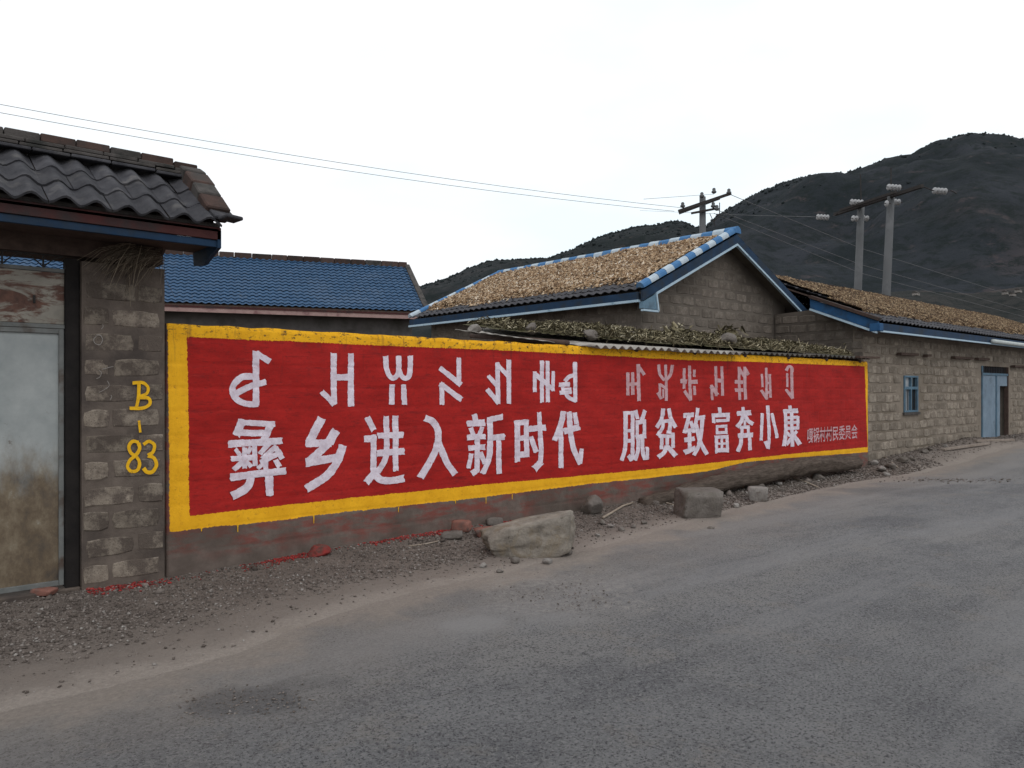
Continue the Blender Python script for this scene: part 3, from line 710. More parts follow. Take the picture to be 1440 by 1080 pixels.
YI = [
 (cA, [(40,[(224,60),(224,408)]),(36,[(222,72),(312,130)]),(38,[(205,222),(140,225),(92,262),(76,310),(95,358),(140,390),(195,398),(240,396)]),(38,[(100,328),(200,280),(290,256)])]),
 (cA, [(36,[(715,72),(718,395)]),(36,[(825,75),(826,410)]),(38,[(725,228),(815,226)]),(34,[(642,318),(722,402)])]),
 (cB, [(36,[(208,100),(212,180),(228,228),(252,255),(280,240),(297,200),(297,98)]),(34,[(299,195),(315,238),(345,256),(370,235),(377,180),(378,100)]),(36,[(250,298),(250,436)]),(36,[(330,298),(337,436)])]),
 (cB, [(30,[(710,112),(713,300)]),(34,[(580,183),(728,300)]),(32,[(594,285),(596,436)]),(36,[(583,292),(730,402)])]),
 (cC, [(32,[(388,130),(388,452)]),(32,[(305,152),(309,450)]),(30,[(298,162),(385,252)]),(30,[(238,248),(302,322)]),(32,[(228,345),(312,448)])]),
 (cC, [(28,[(628,138),(628,442)]),(28,[(668,140),(671,440)]),(26,[(576,218),(577,366)]),(24,[(710,215),(708,360)]),(30,[(573,232),(714,352)])]),
 (cC, [(28,[(866,150),(868,438)]),(28,[(868,242),(825,255),(792,290)]),(28,[(792,370),(822,408),(875,430)]),(32,[(750,314),(828,311)]),(28,[(755,373),(838,366)]),(18,[(780,344),(838,342)]),(22,[(778,300),(778,384)])]),
 (cD, [(28,[(145,150),(145,355)]),(28,[(187,150),(190,350)]),(30,[(236,78),(243,405)]),(28,[(232,88),(292,172)]),(28,[(145,257),(240,252)])]),
 (cD, [(26,[(420,80),(430,165),(470,222)]),(28,[(480,222),(525,170),(544,84)]),(24,[(481,82),(488,405)]),(22,[(428,250),(428,372)]),(24,[(425,255),(482,292)]),(18,[(458,300),(459,378)]),(26,[(408,330),(442,388)])]),
 (cD, [(24,[(648,112),(648,295)]),(26,[(693,90),(704,400)]),(22,[(735,125),(737,190)]),(24,[(738,270),(741,352)]),(38,[(612,226),(672,234)]),(36,[(690,236),(765,234)]),(26,[(650,315),(705,402)])]),
 (cE, [(24,[(103,95),(109,362)]),(24,[(158,95),(164,358)]),(34,[(108,224),(162,222)]),(22,[(65,262),(74,398)]),(30,[(62,272),(120,352)])]),
 (cE, [(24,[(312,100),(318,395)]),(26,[(362,100),(370,392)]),(26,[(313,120),(370,198)]),(28,[(362,108),(394,172)]),(32,[(275,235),(348,238)]),(32,[(275,308),(348,308)])]),
 (cE, [(20,[(515,165),(520,282)]),(22,[(555,110),(557,392)]),(22,[(585,165),(591,375)]),(26,[(508,308),(562,388)]),(20,[(560,248),(590,240)]),(24,[(562,330),(594,325)])]),
 (cE, [(20,[(742,158),(742,282)]),(24,[(735,135),(748,105),(768,98),(788,118),(786,150)]),(26,[(781,110),(786,384)]),(26,[(730,302),(790,382)])]),
]
HAN = [
 (cA, [(48,[(140,495),(100,600)]),(34,[(120,512),(342,524)]),(44,[(322,515),(278,620)]),(40,[(100,578),(300,582)]),(42,[(50,650),(390,630)]),
       (34,[(65,744),(210,735)]),(30,[(152,670),(152,805)]),(26,[(92,680),(125,722)]),(26,[(192,668),(172,712)]),(32,[(145,758),(82,812)]),(26,[(160,755),(195,795)]),(30,[(215,655),(218,790)]),
       (30,[(310,645),(248,712)]),(32,[(352,662),(262,748)]),(32,[(248,768),(385,700)]),(32,[(345,668),(392,745)]),(30,[(285,750),(285,835)]),(32,[(345,748),(372,795)]),(24,[(268,775),(232,805)]),
       (44,[(60,862),(235,838),(412,820)]),(50,[(192,845),(178,905),(138,945),(72,978)]),(48,[(304,835),(310,975)])]),
 (cA, [(52,[(642,483),(560,640)]),(44,[(535,648),(700,642)]),(54,[(730,562),(685,645)]),(50,[(690,635),(565,760)]),(50,[(535,768),(735,735)]),(50,[(775,655),(735,765),(665,855),(545,932)])]),
 (cB, [(40,[(78,522),(127,614)]),(46,[(57,675),(142,668)]),(40,[(123,655),(123,905)]),(46,[(132,900),(74,976)]),(48,[(128,905),(165,950),(230,962),(334,946)]),
       (38,[(211,516),(213,680),(208,800),(152,905)]),(38,[(275,512),(276,895)]),(40,[(150,651),(328,645)]),(44,[(145,772),(338,757)])]),
 (cB, [(46,[(478,528),(532,555),(566,612),(568,685),(545,765),(500,850),(445,940)]),(44,[(566,690),(600,770),(638,850),(686,918)])]),
 (cC, [(38,[(136,525),(152,590)]),(44,[(83,596),(215,588)]),(32,[(110,622),(132,680)]),(30,[(196,618),(172,680)]),(38,[(85,695),(216,688)]),(38,[(92,772),(216,764)]),(36,[(160,670),(157,935)]),(40,[(165,925),(118,960)]),(32,[(118,810),(94,918)]),(34,[(180,800),(214,885)]),
       (38,[(232,568),(342,546)]),(38,[(248,560),(252,740),(240,860),(198,955)]),(42,[(248,698),(357,690)]),(36,[(312,700),(316,955)])]),
 (cC, [(38,[(448,572),(450,872)]),(38,[(432,590),(525,585)]),(36,[(512,570),(517,835)]),(36,[(455,702),(515,696)]),(42,[(435,824),(532,814)]),(42,[(535,632),(652,624)]),(32,[(605,512),(613,640),(620,780),(616,880)]),(46,[(622,872),(572,922)]),(36,[(545,688),(586,802)])]),
 (cC, [(38,[(782,505),(765,600),(718,718)]),(34,[(765,630),(765,915)]),(42,[(785,652),(900,618)]),(36,[(822,508),(835,650),(855,770),(905,888)]),(28,[(903,885),(915,775)]),(32,[(862,514),(878,600)])]),
 (cD, [(30,[(106,514),(206,510)]),(36,[(124,500),(126,700),(120,830),(88,938)]),(32,[(188,505),(186,930)]),(28,[(130,672),(186,670)]),(32,[(128,765),(186,758)]),(36,[(148,890),(180,938)]),(32,[(210,488),(232,565)]),(34,[(296,488),(265,585)]),(28,[(226,580),(228,735)]),(38,[(212,598),(302,586)]),(30,[(290,575),(292,740)]),(36,[(212,730),(302,715)]),(34,[(236,740),(232,850),(206,935)]),(34,[(272,730),(276,860),(292,920)]),(36,[(275,918),(325,908)]),(28,[(316,915),(314,818)])]),
 (cD, [(34,[(462,473),(448,560),(403,642)]),(34,[(510,473),(530,560),(572,642)]),(30,[(435,588),(545,580)]),(30,[(460,595),(452,650),(408,712)]),(34,[(525,590),(515,690)]),(26,[(490,682),(530,688)]),(30,[(420,718),(560,722)]),(30,[(446,700),(445,838)]),(32,[(546,690),(548,825)]),(30,[(495,730),(494,815)]),(38,[(492,808),(465,868),(412,908)]),(40,[(498,812),(572,895)])]),
 (cD, [(40,[(638,536),(732,528)]),(34,[(690,545),(650,692)]),(34,[(650,672),(738,662)]),(32,[(706,585),(738,690)]),(38,[(648,754),(742,742)]),(34,[(695,680),(697,855)]),(42,[(648,866),(748,826)]),(30,[(768,468),(758,560),(742,640)]),(36,[(762,560),(834,548)]),(34,[(810,556),(800,690),(775,810),(735,888)]),(34,[(755,612),(775,720),(805,800),(848,882)])]),
 (cE, [(28,[(138,462),(142,520)]),(36,[(68,535),(226,530)]),(28,[(82,520),(88,602)]),(28,[(216,520),(209,588)]),(26,[(105,582),(200,579)]),(26,[(106,634),(204,630)]),(26,[(106,690),(208,686)]),(22,[(115,622),(116,702)]),(22,[(194,620),(198,700)]),(28,[(108,715),(110,872)]),(26,[(204,712),(206,864)]),(28,[(95,729),(216,724)]),(20,[(100,788),(216,784)]),(36,[(96,848),(218,842)]),(22,[(155,715),(156,850)])]),
 (cE, [(26,[(345,458),(347,525)]),(42,[(290,518),(418,510)]),(34,[(348,525),(332,585),(290,640)]),(34,[(360,525),(390,580),(435,612)]),(22,[(362,578),(362,650)]),(30,[(318,642),(408,636)]),(26,[(336,630),(337,700)]),(24,[(393,630),(394,695)]),(42,[(300,715),(438,708)]),(32,[(332,715),(326,790),(300,855)]),(30,[(404,720),(407,845)])]),
 (cE, [(26,[(519,515),(509,758)]),(28,[(566,448),(576,600),(580,740),(572,832)]),(30,[(545,764),(572,825)]),(28,[(604,514),(652,735)])]),
 (cE, [(28,[(767,445),(770,495)]),(38,[(706,499),(838,492)]),(32,[(726,490),(730,680),(712,808)]),(28,[(742,556),(838,550)]),(26,[(732,601),(852,595)]),(30,[(742,651),(838,645)]),(24,[(836,540),(838,660)]),(30,[(782,500),(786,815)]),(28,[(742,688),(768,720)]),(30,[(730,795),(778,738)]),(28,[(828,675),(795,712)]),(36,[(798,712),(854,795)])]),
]
for i, (c, s) in enumerate(YI): paint_char('painted_glyph', wall, c, s, M['thin_white'] if i > 6 else M['white_paint'], wall_h, 0.0)
for c, s in HAN: paint_char('painted_character', wall, c, s, M['white_paint'], wall_h, 0.0)
GLYPH = {'嘎':[[82,48,82,51,49,51,49,48,82,38,82,41,49,41,49,38,82,58,82,61,49,61,49,58,76,4,87,0,91,10,99,6,87,-9,67,0,34,-9,29,-1,61,7,56,16,32,15,32,23,53,24,52,31,40,31,40,68,58,68,60,72,34,72,34,81,96,81,96,72,70,72,68,68,91,68,91,31,82,31,90,27,89,26,97,26,97,18,66,16,70,10,84,19,92,15,62,31,63,24,77,25,69,29,71,31,34,19,15,19,15,10,6,10,6,75,34,75,25,28,25,66,15,66,15,28],[30,32,31,30,33,32,55,60,56,60,57,56,60,59,57,59,52,57,29,33,30,28,34,29,34,33,29,28,35,34,26,10,27,10,28,27,10,35,28,10,36,35,10,9,36,9,37,36,55,61,60,58,23,59,23,52,59,26,11,10,8,37,9,26,2,11,2,8,11,2,1,8,1,37,8,26,3,2,0,37,1,26,6,3,6,0,3,6,5,0,5,37,0,26,7,6,4,37,5,26,4,7,26,37,4,25,37,26,24,47,25,47,37,25,24,48,47,51,37,47,50,38,51,38,37,51,50,39,38,49,39,50,55,53,61,53,58,61,53,23,58,49,40,39,40,42,41,49,42,40,48,42,49,24,42,48,23,45,24,45,42,24,53,22,23,52,45,23,52,43,45,43,44,45,46,42,45,55,54,53,22,52,53,22,43,52,43,46,42,22,21,43,21,46,43,20,46,21,20,12,46,13,15,14,19,12,20,13,16,15,19,13,12,19,17,13,17,16,13,19,18,17]],'锅':[[22,74,41,74,41,64,17,64,7,50,2,60,17,85,26,83,18,6,18,26,4,26,4,36,18,36,18,47,9,47,9,56,38,56,38,47,27,47,27,36,39,36,39,26,27,26,27,7,39,13,40,4,18,-9,14,-1,82,61,82,73,55,73,55,61,64,48,64,53,46,53,46,82,91,82,91,53,73,53,73,48,73,44,95,44,95,0,91,-8,74,-9,71,0,85,0,86,1,86,36,72,36,71,31,87,12,81,6,68,23,55,4,48,10,63,36,51,36,51,-9,41,-9,41,44,64,44],[34,30,35,30,36,35,30,29,36,29,37,36,34,31,30,28,37,29,34,28,31,34,37,28,33,37,34,32,38,33,38,37,33,32,39,38,61,39,32,61,40,39,59,57,60,57,61,60,57,40,61,57,41,40,57,56,41,56,49,41,49,48,41,48,42,41,59,55,57,55,58,57,55,49,56,55,50,49,47,51,48,51,42,48,55,53,50,53,51,50,55,54,53,52,51,53,47,42,51,59,58,55,46,42,47,46,43,42,44,46,45,44,43,46,5,7,6,5,0,7,5,1,0,5,3,1,3,2,1,5,15,3,15,4,3,4,15,5,14,16,15,14,17,16,13,17,14,12,18,13,18,17,13,12,19,18,10,12,11,10,19,12,10,20,19,10,21,20,9,21,10,8,22,9,22,21,9,8,23,22,23,25,24,8,25,23,27,25,8,27,26,25]],'村':[[72,21,63,16,49,43,57,47,87,64,98,64,98,54,87,54,87,2,82,-8,63,-9,59,1,75,1,77,3,77,54,47,54,47,64,77,64,77,85,87,85,31,64,46,64,46,54,31,54,31,47,47,30,41,21,31,34,31,-9,22,-9,22,36,7,8,1,17,20,54,4,54,4,64,22,64,22,85,31,85],[36,38,37,36,20,38,17,19,18,17,4,19,15,17,16,15,4,17,15,5,4,15,6,5,34,36,35,34,20,36,34,21,20,34,22,21,14,6,15,13,7,14,7,6,14,13,8,7,33,22,34,32,23,33,23,22,33,32,24,23,32,30,24,30,27,24,27,25,24,2,0,3,1,0,2,32,31,30,29,27,30,29,28,27,26,25,27,12,8,13,12,9,8,10,12,11,10,9,12]],'民':[[10,6,10,80,84,80,84,49,55,49,57,36,92,36,92,26,60,26,80,3,85,17,94,12,81,-9,49,26,20,26,20,4,48,12,49,2,10,-10,6,-2,20,49,20,36,46,36,45,49,74,58,74,71,20,71,20,58],[0,26,1,26,2,1,26,25,2,25,3,2,0,27,26,24,3,25,0,20,27,20,24,27,20,3,24,0,21,20,23,3,20,22,4,23,4,3,23,22,5,4,0,14,21,14,22,21,14,5,22,14,6,5,14,7,6,0,15,14,13,7,14,12,8,13,8,7,13,12,9,8,9,11,10,9,12,11,15,17,16,19,15,0,19,17,15,19,18,17]],'委':[[34,15,53,11,63,22,39,22,27,22,3,22,3,31,34,31,40,41,45,40,45,55,8,32,2,40,32,56,5,56,5,65,45,65,45,72,13,71,11,79,79,85,87,78,55,73,55,65,95,65,95,56,68,56,98,41,92,33,55,55,55,36,48,36,45,31,97,31,97,22,75,22,65,8,97,-2,88,-9,55,1,8,-9,4,0,38,5,16,10,19,12],[19,21,20,18,21,19,18,22,21,18,17,22,17,23,22,16,23,17,14,16,15,14,23,16,14,24,23,14,25,24,13,25,14,12,10,13,10,26,13,26,25,13,10,29,26,29,27,26,10,30,29,28,27,29,12,11,10,9,30,10,7,9,8,7,31,9,31,30,9,7,32,31,5,7,6,5,32,7,5,33,32,5,34,33,4,34,5,44,3,4,3,34,4,44,0,3,2,34,3,1,35,2,35,34,2,1,36,35,44,1,0,43,1,44,43,36,1,42,36,43,42,37,36,41,39,42,39,37,42,41,40,39,38,37,39]],'员':[[55,23,11,-10,5,-2,44,24,44,34,55,34,95,-1,90,-10,51,6,56,13,87,9,76,9,76,38,24,38,24,8,14,8,14,47,87,47,72,63,72,72,28,72,28,63,83,54,18,54,18,81,83,81],[23,20,24,20,25,24,20,19,25,19,22,25,23,21,20,18,22,19,23,18,21,23,22,18,15,13,16,13,17,16,13,12,17,12,10,17,15,14,13,11,10,12,3,5,4,3,0,5,2,0,3,2,1,0,8,6,9,7,6,8]],'会':[[56,77,98,51,91,43,73,52,50,70,31,54,75,54,75,45,25,45,25,50,9,42,2,50,50,85,59,81,20,8,35,25,8,25,8,35,93,35,93,25,48,25,30,5,70,8,59,19,68,24,92,-4,83,-10,78,-1,15,-7,12,2],[16,18,17,16,19,18,15,19,16,14,20,15,20,19,15,14,21,20,23,25,24,22,25,23,21,27,22,27,25,22,29,21,14,29,27,21,28,27,29,26,25,27,11,13,12,11,0,13,11,4,0,4,1,0,11,5,4,3,6,4,6,1,4,11,6,5,11,3,6,3,7,6,11,9,3,9,7,3,7,2,3,11,10,9,8,7,9]]}
def glyph(ch, quad, mat, parent):
    """quad: photo corners (bl, br, tr, tl) of the character cell"""
    v, f = GLYPH[ch]; v = np.array(v, float).reshape(-1, 2); f = np.array(f).reshape(-1, 3)
    u = (v[:, 0]-2)/96; t = (v[:, 1]+9)/92
    q = np.array([on_y(a, b, 0.0) for a, b in quad])
    P = (q[0]*((1-u)*(1-t))[:, None]+q[1]*(u*(1-t))[:, None]+q[2]*(u*t)[:, None]+q[3]*((1-u)*t)[:, None])
    P[:, 1] = wall_h(P[:, 0], P[:, 2])-.006
    return put('small_character', P, f, mat, parent)
for k, ch in enumerate('嘎锅村村民委员会'):
    cx = 245+k*117; b = 565-k*11.5; tpy = 292-k*9; hw = 56
    pts = [(cx-hw, b+5), (cx+hw, b-6), (cx+hw, tpy-4), (cx-hw, tpy+4)]
    glyph(ch, [(1120+a/13.09, 580+c/13.09) for a, c in pts], M['thin_white'], wall)
# thin runs of paint below the border
for px, y0_, y1_ in [(334,737,748),(441,724,736),(560,713,720),(683,699,708),(720,695,702),(283,742,747),(640,703,708)]:
    a = on_y(px, y0_, 0.0); b = on_y(px, y1_, 0.0)
    mb = MB(); yy = float(wall_h(np.array([a[0]]), np.array([b[2]]))[0])-.006
    mb.add([(a[0]-.006, yy, a[2]), (a[0]+.006, yy, a[2]), (a[0]+.003, yy, b[2]), (a[0]-.003, yy, b[2])], [(0, 1, 2, 3)]); mb.build('paint_drip', M['yellow_mark'], wall)

# ---------------------------------------------------------------- gateway: block pillars, tiled roof, metal gate
PX0, PX1, PY = 1.42, 2.045, -.045
gw = thing('gateway', (1.2, 0, 0), 'block gateway pillars under a small dark tiled roof, left of the red wall', 'gateway')
def pillar(x0, x1):
    mb = MB(); mb.box(x0+.01, x1-.01, PY+.015, .40, -.1, 2.62); mb.build('pillar', M['mortar'], gw, bev=.01)
    wall_sheet('mortar_face', M['mortar'], gw, x0, x1, -.1, 2.62, PY, res=.03, amp=.010, seed=3)
pillar(PX0, PX1); pillar(-1.25, -.62)
mb = MB(); mb.box(PX0, PX0+.012, PY, .40, -.1, 2.62); mb.box(PX1-.012, PX1, PY, .40, -.1, 2.62); mb.build('pillar_side', M['mortar'], gw)
bm_p = block_meshes(8, .39, .165, .008, M['block_pillar'], 3, .12)
for x0, x1 in ((PX0, PX1), (-1.25, -.62)):
    lay_blocks(bm_p, gw, x0+.005, x1-.005, .02, 2.53, PY+.002, 'front', .40, .207, seed=int(x0*10+50))
# lintel and inner beam
mb = MB(); mb.box(-1.25, 2.04, -.02, .36, 2.66, 2.86); mb.build('lintel', M['wood_dark'], gw)
mb = MB(); mb.box(-1.25, 2.04, .0, .34, 2.86, 3.2); mb.build('roof_wall', M['mortar'], gw)
# eave: fascia boards
EZ = 2.93; EY_ = -.60; RXE = 2.33
def gfascia(z0, z1, y, name, mat, dy=.03):
    mb = MB(); mb.box(-1.6, RXE, y, y+dy, z0, z1); return mb.build(name, mat, gw, bev=.003)
gfascia(EZ-.105, EZ-.005, EY_+.03, 'fascia_upper', M['maroon'])
gfascia(EZ-.165, EZ-.107, EY_+.045, 'fascia_lower', M['blue_dark'])
mb = MB(); mb.box(-1.6, RXE, EY_+.07, .0, EZ-.135, EZ-.115); mb.build('soffit', M['wood_dark'], gw)
mb = MB(); mb.add([(RXE-.03, EY_+.03, EZ-.03), (RXE-.03, EY_+.03, EZ-.17), (RXE-.03, -.25, EZ-.27), (RXE-.03, .0, EZ-.25), (RXE-.03, .1, EZ+.3),
                   (RXE, EY_+.03, EZ-.03), (RXE, EY_+.03, EZ-.17), (RXE, -.25, EZ-.27), (RXE, .0, EZ-.25), (RXE, .1, EZ+.3)],
                  [(0,1,2,3,4), (9,8,7,6,5), (0,5,6,1), (1,6,7,2), (2,7,8,3), (3,8,9,4), (4,9,5,0)])
mb.build('gable_board', M['blue_dark'], gw)
# individual cement tiles
PITCH = .205
def tile_mesh(mat, pitch=PITCH, ln=.335, amp=.058, th=.018):
    us = np.linspace(0, pitch, 9); prof = amp*(.5-.5*np.cos(us/pitch*2*math.pi))
    V = []; F = []
    for v, dz in ((0, 0), (.5*ln, .0), (ln, 0)):
        for u, h in zip(us, prof): V.append((u, -v, h+dz))
    for u, h in zip(us, prof): V.append((u, -ln-.0005, h))
    for u, h in zip(us, prof): V.append((u, -ln, h-th))
    k = 9
    for r_ in (0, 1, 3):
        for i in range(k-1): F.append((r_*k+i, (r_+1)*k+i, (r_+1)*k+i+1, r_*k+i+1))
    return mesh_data('roof_tile', V, F, mat, True)
tm = tile_mesh(M['dark_tile'])
RIDY, RIDZ = .15, 3.42
sl = math.atan2(RIDZ-EZ, RIDY-EY_)
def rows(side):
    slope_len = math.hypot(RIDZ-EZ, RIDY-EY_)
    r = random.Random(5+side); nrow = 3; ex = slope_len/nrow
    for j in range(nrow):
        for i in range(19):
            x = RXE-.01-PITCH*(i+1)+r.uniform(-.006, .006)
            d = j*ex; lift = .022
            y = RIDY-(d)*math.cos(sl)*side; z = RIDZ-d*math.sin(sl)
            rx_ = (sl-.05) if side == 1 else -(sl-.05)
            o = inst('roof_tile', tm, (x if side == 1 else x+PITCH, y, z+.01+r.uniform(0, .004)), gw, None, (1, ex*1.12/.335, 1))
            o.rotation_euler = (sl-.045+r.uniform(-.01, .01), r.uniform(-.015, .015), 0 if side == 1 else math.pi)
            if side == -1: o.rotation_euler = (sl-.045, 0, math.pi)
rows(1); rows(-1)
mb = MB()
for side in (1, -1):
    ye = RIDY-side*(RIDY-EY_-.03)
    mb.add([(-1.6, RIDY, RIDZ-.02), (RXE-.02, RIDY, RIDZ-.02), (RXE-.02, ye, EZ-.02), (-1.6, ye, EZ-.02), (-1.6, RIDY, RIDZ-.045), (RXE-.02, RIDY, RIDZ-.045), (RXE-.02, ye, EZ-.04), (-1.6, ye, EZ-.04)],
           [(0,1,2,3), (7,6,5,4), (2,6,7,3), (1,5,6,2)])
mb.build('roof_deck', M['wood_dark'], gw)
# ridge: two thin tile courses and a row of old bricks
def sag(x): return .02*math.sin(x*1.7)+.012*math.sin(x*4.1+1)
r = random.Random(12)
for lay, (dz, hw_, th_) in enumerate([(0.02, .13, .025), (.052, .115, .025), (.084, .10, .03)]):
    x = -1.55+.11*lay
    while x < RXE-.05:
        L = r.uniform(.26, .36); z = RIDZ+dz+sag(x)*.6; x1 = min(x+L-.008, RXE-.02)
        mb = MB(); mb.box(x, x1, RIDY-hw_-r.uniform(0, .012), RIDY+hw_, z, z+th_); mb.build('ridge_slate', M['roof_cement'] if lay else M['dark_tile'], gw, bev=.005); x += L
x = -1.55
while x < RXE:
    L = r.uniform(.22, .27); z = RIDZ+.118+sag(x)*.6+r.uniform(-.006, .006); x1 = min(x+L-.007, RXE+.03)
    mb = MB(); mb.box(x, x1, RIDY-.065+r.uniform(-.008, .008), RIDY+.06, z, z+.062+r.uniform(-.004, .006)); mb.build('ridge_brick', M['roof_brick'] if r.random() < .55 else M['roof_cement'], gw, bev=.006); x += L
# verge capping running down the right end, ending in an upturned tile
vp = [(RXE+.0, .13, RIDZ+.10), (RXE+.0, -.02, RIDZ+.03), (RXE+.01, -.18, RIDZ-.09), (RXE+.01, -.34, RIDZ-.21), (RXE+.02, -.50, RIDZ-.345)]
for k in range(4):
    a, b = np.array(vp[k]), np.array(vp[k+1]); mb = MB(); dd = (b-a)/np.linalg.norm(b-a)
    mb.beam(a+dd*.003-[.03, 0, .03], b-dd*.003+dd*.01*(k == 3)-[.03, 0, .03], .19+.012*(k % 2), .17-.01*k)
    mb.build('verge_block', M['roof_brick'] if k % 2 else M['roof_cement'], gw, bev=.012)
mb = MB(); mb.beam((RXE+.0, -.43, RIDZ-.30), (RXE+.03, -.60, RIDZ-.425), .20, .035); mb.build('verge_tile', M['dark_tile'], gw, bev=.008)
mb = MB(); mb.beam((RXE+.03, -.585, RIDZ-.43), (RXE+.07, -.70, RIDZ-.415), .16, .03); mb.build('verge_tile', M['dark_tile'], gw, bev=.008)
mb = MB(); mb.box(-1.6, RXE, EY_+.05, EY_+.30, EZ-.004, EZ+.035); mb.build('eave_mortar', M['roof_cement'], gw, bev=.006)
for sy in (-1,):
    mb = MB(); mb.beam((RXE, .17, RIDZ+.08), (RXE, .83, RIDZ-.34), .15, .09); mb.build('verge_block', M['roof_cement'], gw, bev=.01)
# yellow house number and chalk scribbles on the pillar
cP = (0, 400, 2.25); cQ = (0, 340, 4.154); zero = lambda s, z: 0*s-.011
def pil(name, crop, st, mat, lift=.006): return paint_char(name, gw, crop, st, mat, lambda s, z: 0*s-.010, PY, lift)
pil('painted_letter', cP, [(11,[(438,308),(437,350),(430,390)]),(10,[(418,312),(448,310),(466,325),(462,345),(440,355)]),(11,[(440,357),(468,360),(472,378),(450,391),(408,392)])], M['yellow_mark'])
pil('painted_dash', cP, [(8,[(438,430),(442,468)])], M['yellow_mark'])
pil('painted_number', cP, [(11,[(438,500),(418,496),(406,512),(412,532),(430,545),(440,565),(432,588),(412,592)]),(11,[(414,593),(402,576),(410,555),(428,540),(440,520),(436,500)])], M['yellow_mark'])
pil('painted_number', cP, [(11,[(452,506),(470,496),(487,508),(482,530),(466,540)]),(12,[(466,541),(486,550),(493,572),(480,592),(462,592),(452,580)])], M['yellow_mark'])
for st in [[(4,[(560,545),(585,548),(596,575),(580,602),(552,592),(545,570),(560,552)])],[(3,[(595,745),(630,735),(660,728)])],[(3,[(560,800),(580,790),(590,765),(578,752)])],[(3,[(575,880),(610,862),(635,840),(625,812)])],[(3,[(640,925),(650,905),(645,895)])],[(3,[(590,510),(600,495),(596,480)])]]:
    pil('chalk_mark', cQ, st, M['chalk'], .005)

# the metal gate hangs between the pillars, as a thing of its own
GY = .03
gt = thing('metal_gate', (1.0, GY, 0), 'silver metal gate, rusty above and muddy brown below, at the left edge', 'gate')
def gbox(name, x0, x1, z0, z1, y0=GY-.02, y1=GY+.02, mat=None, bev=.003):
    mb = MB(); mb.box(x0, x1, y0, y1, z0, z1); return mb.build(name, mat or M['gate_frame'], gt, bev=bev)
GX = 1.35
gbox('gate_post', GX-.035, GX+.065, -.02, 2.64, GY-.03, GY+.06, M['jamb'])
gbox('gate_post', -.62, -.55, -.02, 2.64, GY-.03, GY+.06, M['jamb'])
ztop = 2.08
gbox('top_panel', -.55, GX-.037, ztop+.035, 2.52, GY, GY+.012, M['gate_top'])
gbox('top_rail', -.55, GX-.037, 2.522, 2.552, GY-.012, GY+.02)
gbox('middle_rail', -.55, GX-.037, ztop, ztop+.033, GY-.018, GY+.02)
for k, (xa, xb) in enumerate([(-.545, .395), (.405, GX-.042)]):
    leaf = gbox('gate_leaf', xa, xb, .10, ztop-.004, GY+.004, GY+.016, M['gate_metal'], 0)
    for nm, a, b, c, d in [('stile', xa, xa+.035, .06, ztop-.004), ('stile', xb-.035, xb, .06, ztop-.004), ('rail', xa+.036, xb-.036, .06, .10), ('rail', xa+.036, xb-.036, ztop-.04, ztop-.004)]:
        mb = MB(); mb.box(a, b, GY-.016, GY+.02, c, d); mb.build(nm, M['gate_frame'], leaf, bev=.003)
mb = MB(); mb.box(1.10, 1.115, GY-.016, GY-.001, 2.27, 2.33); mb.build('latch', M['iron'], gt)
# ironwork strip over the gate
mb = MB(); mb.box(-.55, GX-.037, GY, GY+.012, 2.65, 2.66)
for x in np.arange(-.45, 1.4, .27):
    mb.box(x-.006, x+.006, GY, GY+.012, 2.552, 2.65)
    for sgn in (-1, 1):
        pts = [(x+sgn*(.004+.125*t), GY+.006, 2.56+.085*math.sin(t*math.pi/2)) for t in np.linspace(0, 1, 6)]
        if x+sgn*.13 < GX-.03: mb.tube(pts, .005, 5)
mb.build('grille', M['iron'], gt)
mb = MB(); mb.box(-.6, 1.42, GY-.06, GY+.2, -.03, .035); mb.build('threshold', M['mortar'], gt, bev=.01)

# dry straw sticking out under the eave
r2 = np.random.default_rng(3); k = 210
c0 = np.array([1.80, -.10, 2.72]); sb = thing('straw_bundle', c0, 'bundle of dry straw and twigs hanging below the gateway eave', 'straw')
mb = MB()
for i in range(k):
    a = c0+[r2.uniform(-.12, .22), r2.uniform(-.05, .05), r2.uniform(-.05, .07)]
    L = r2.uniform(.12, .34); ang = r2.normal(2.45, .5)+(.5 if r2.random() < .3 else 0)
    d = np.array([math.cos(ang), r2.uniform(-.35, 0.05), -abs(math.sin(ang))]); dr = np.array([0, 0, -L*.25])
    mb.tube([a, a+d*L*.5, a+d*L+dr], [.0026, .0022, .001], 3, cap=False)
mb.build('stalks', M['straw'], sb, kind='stuff')
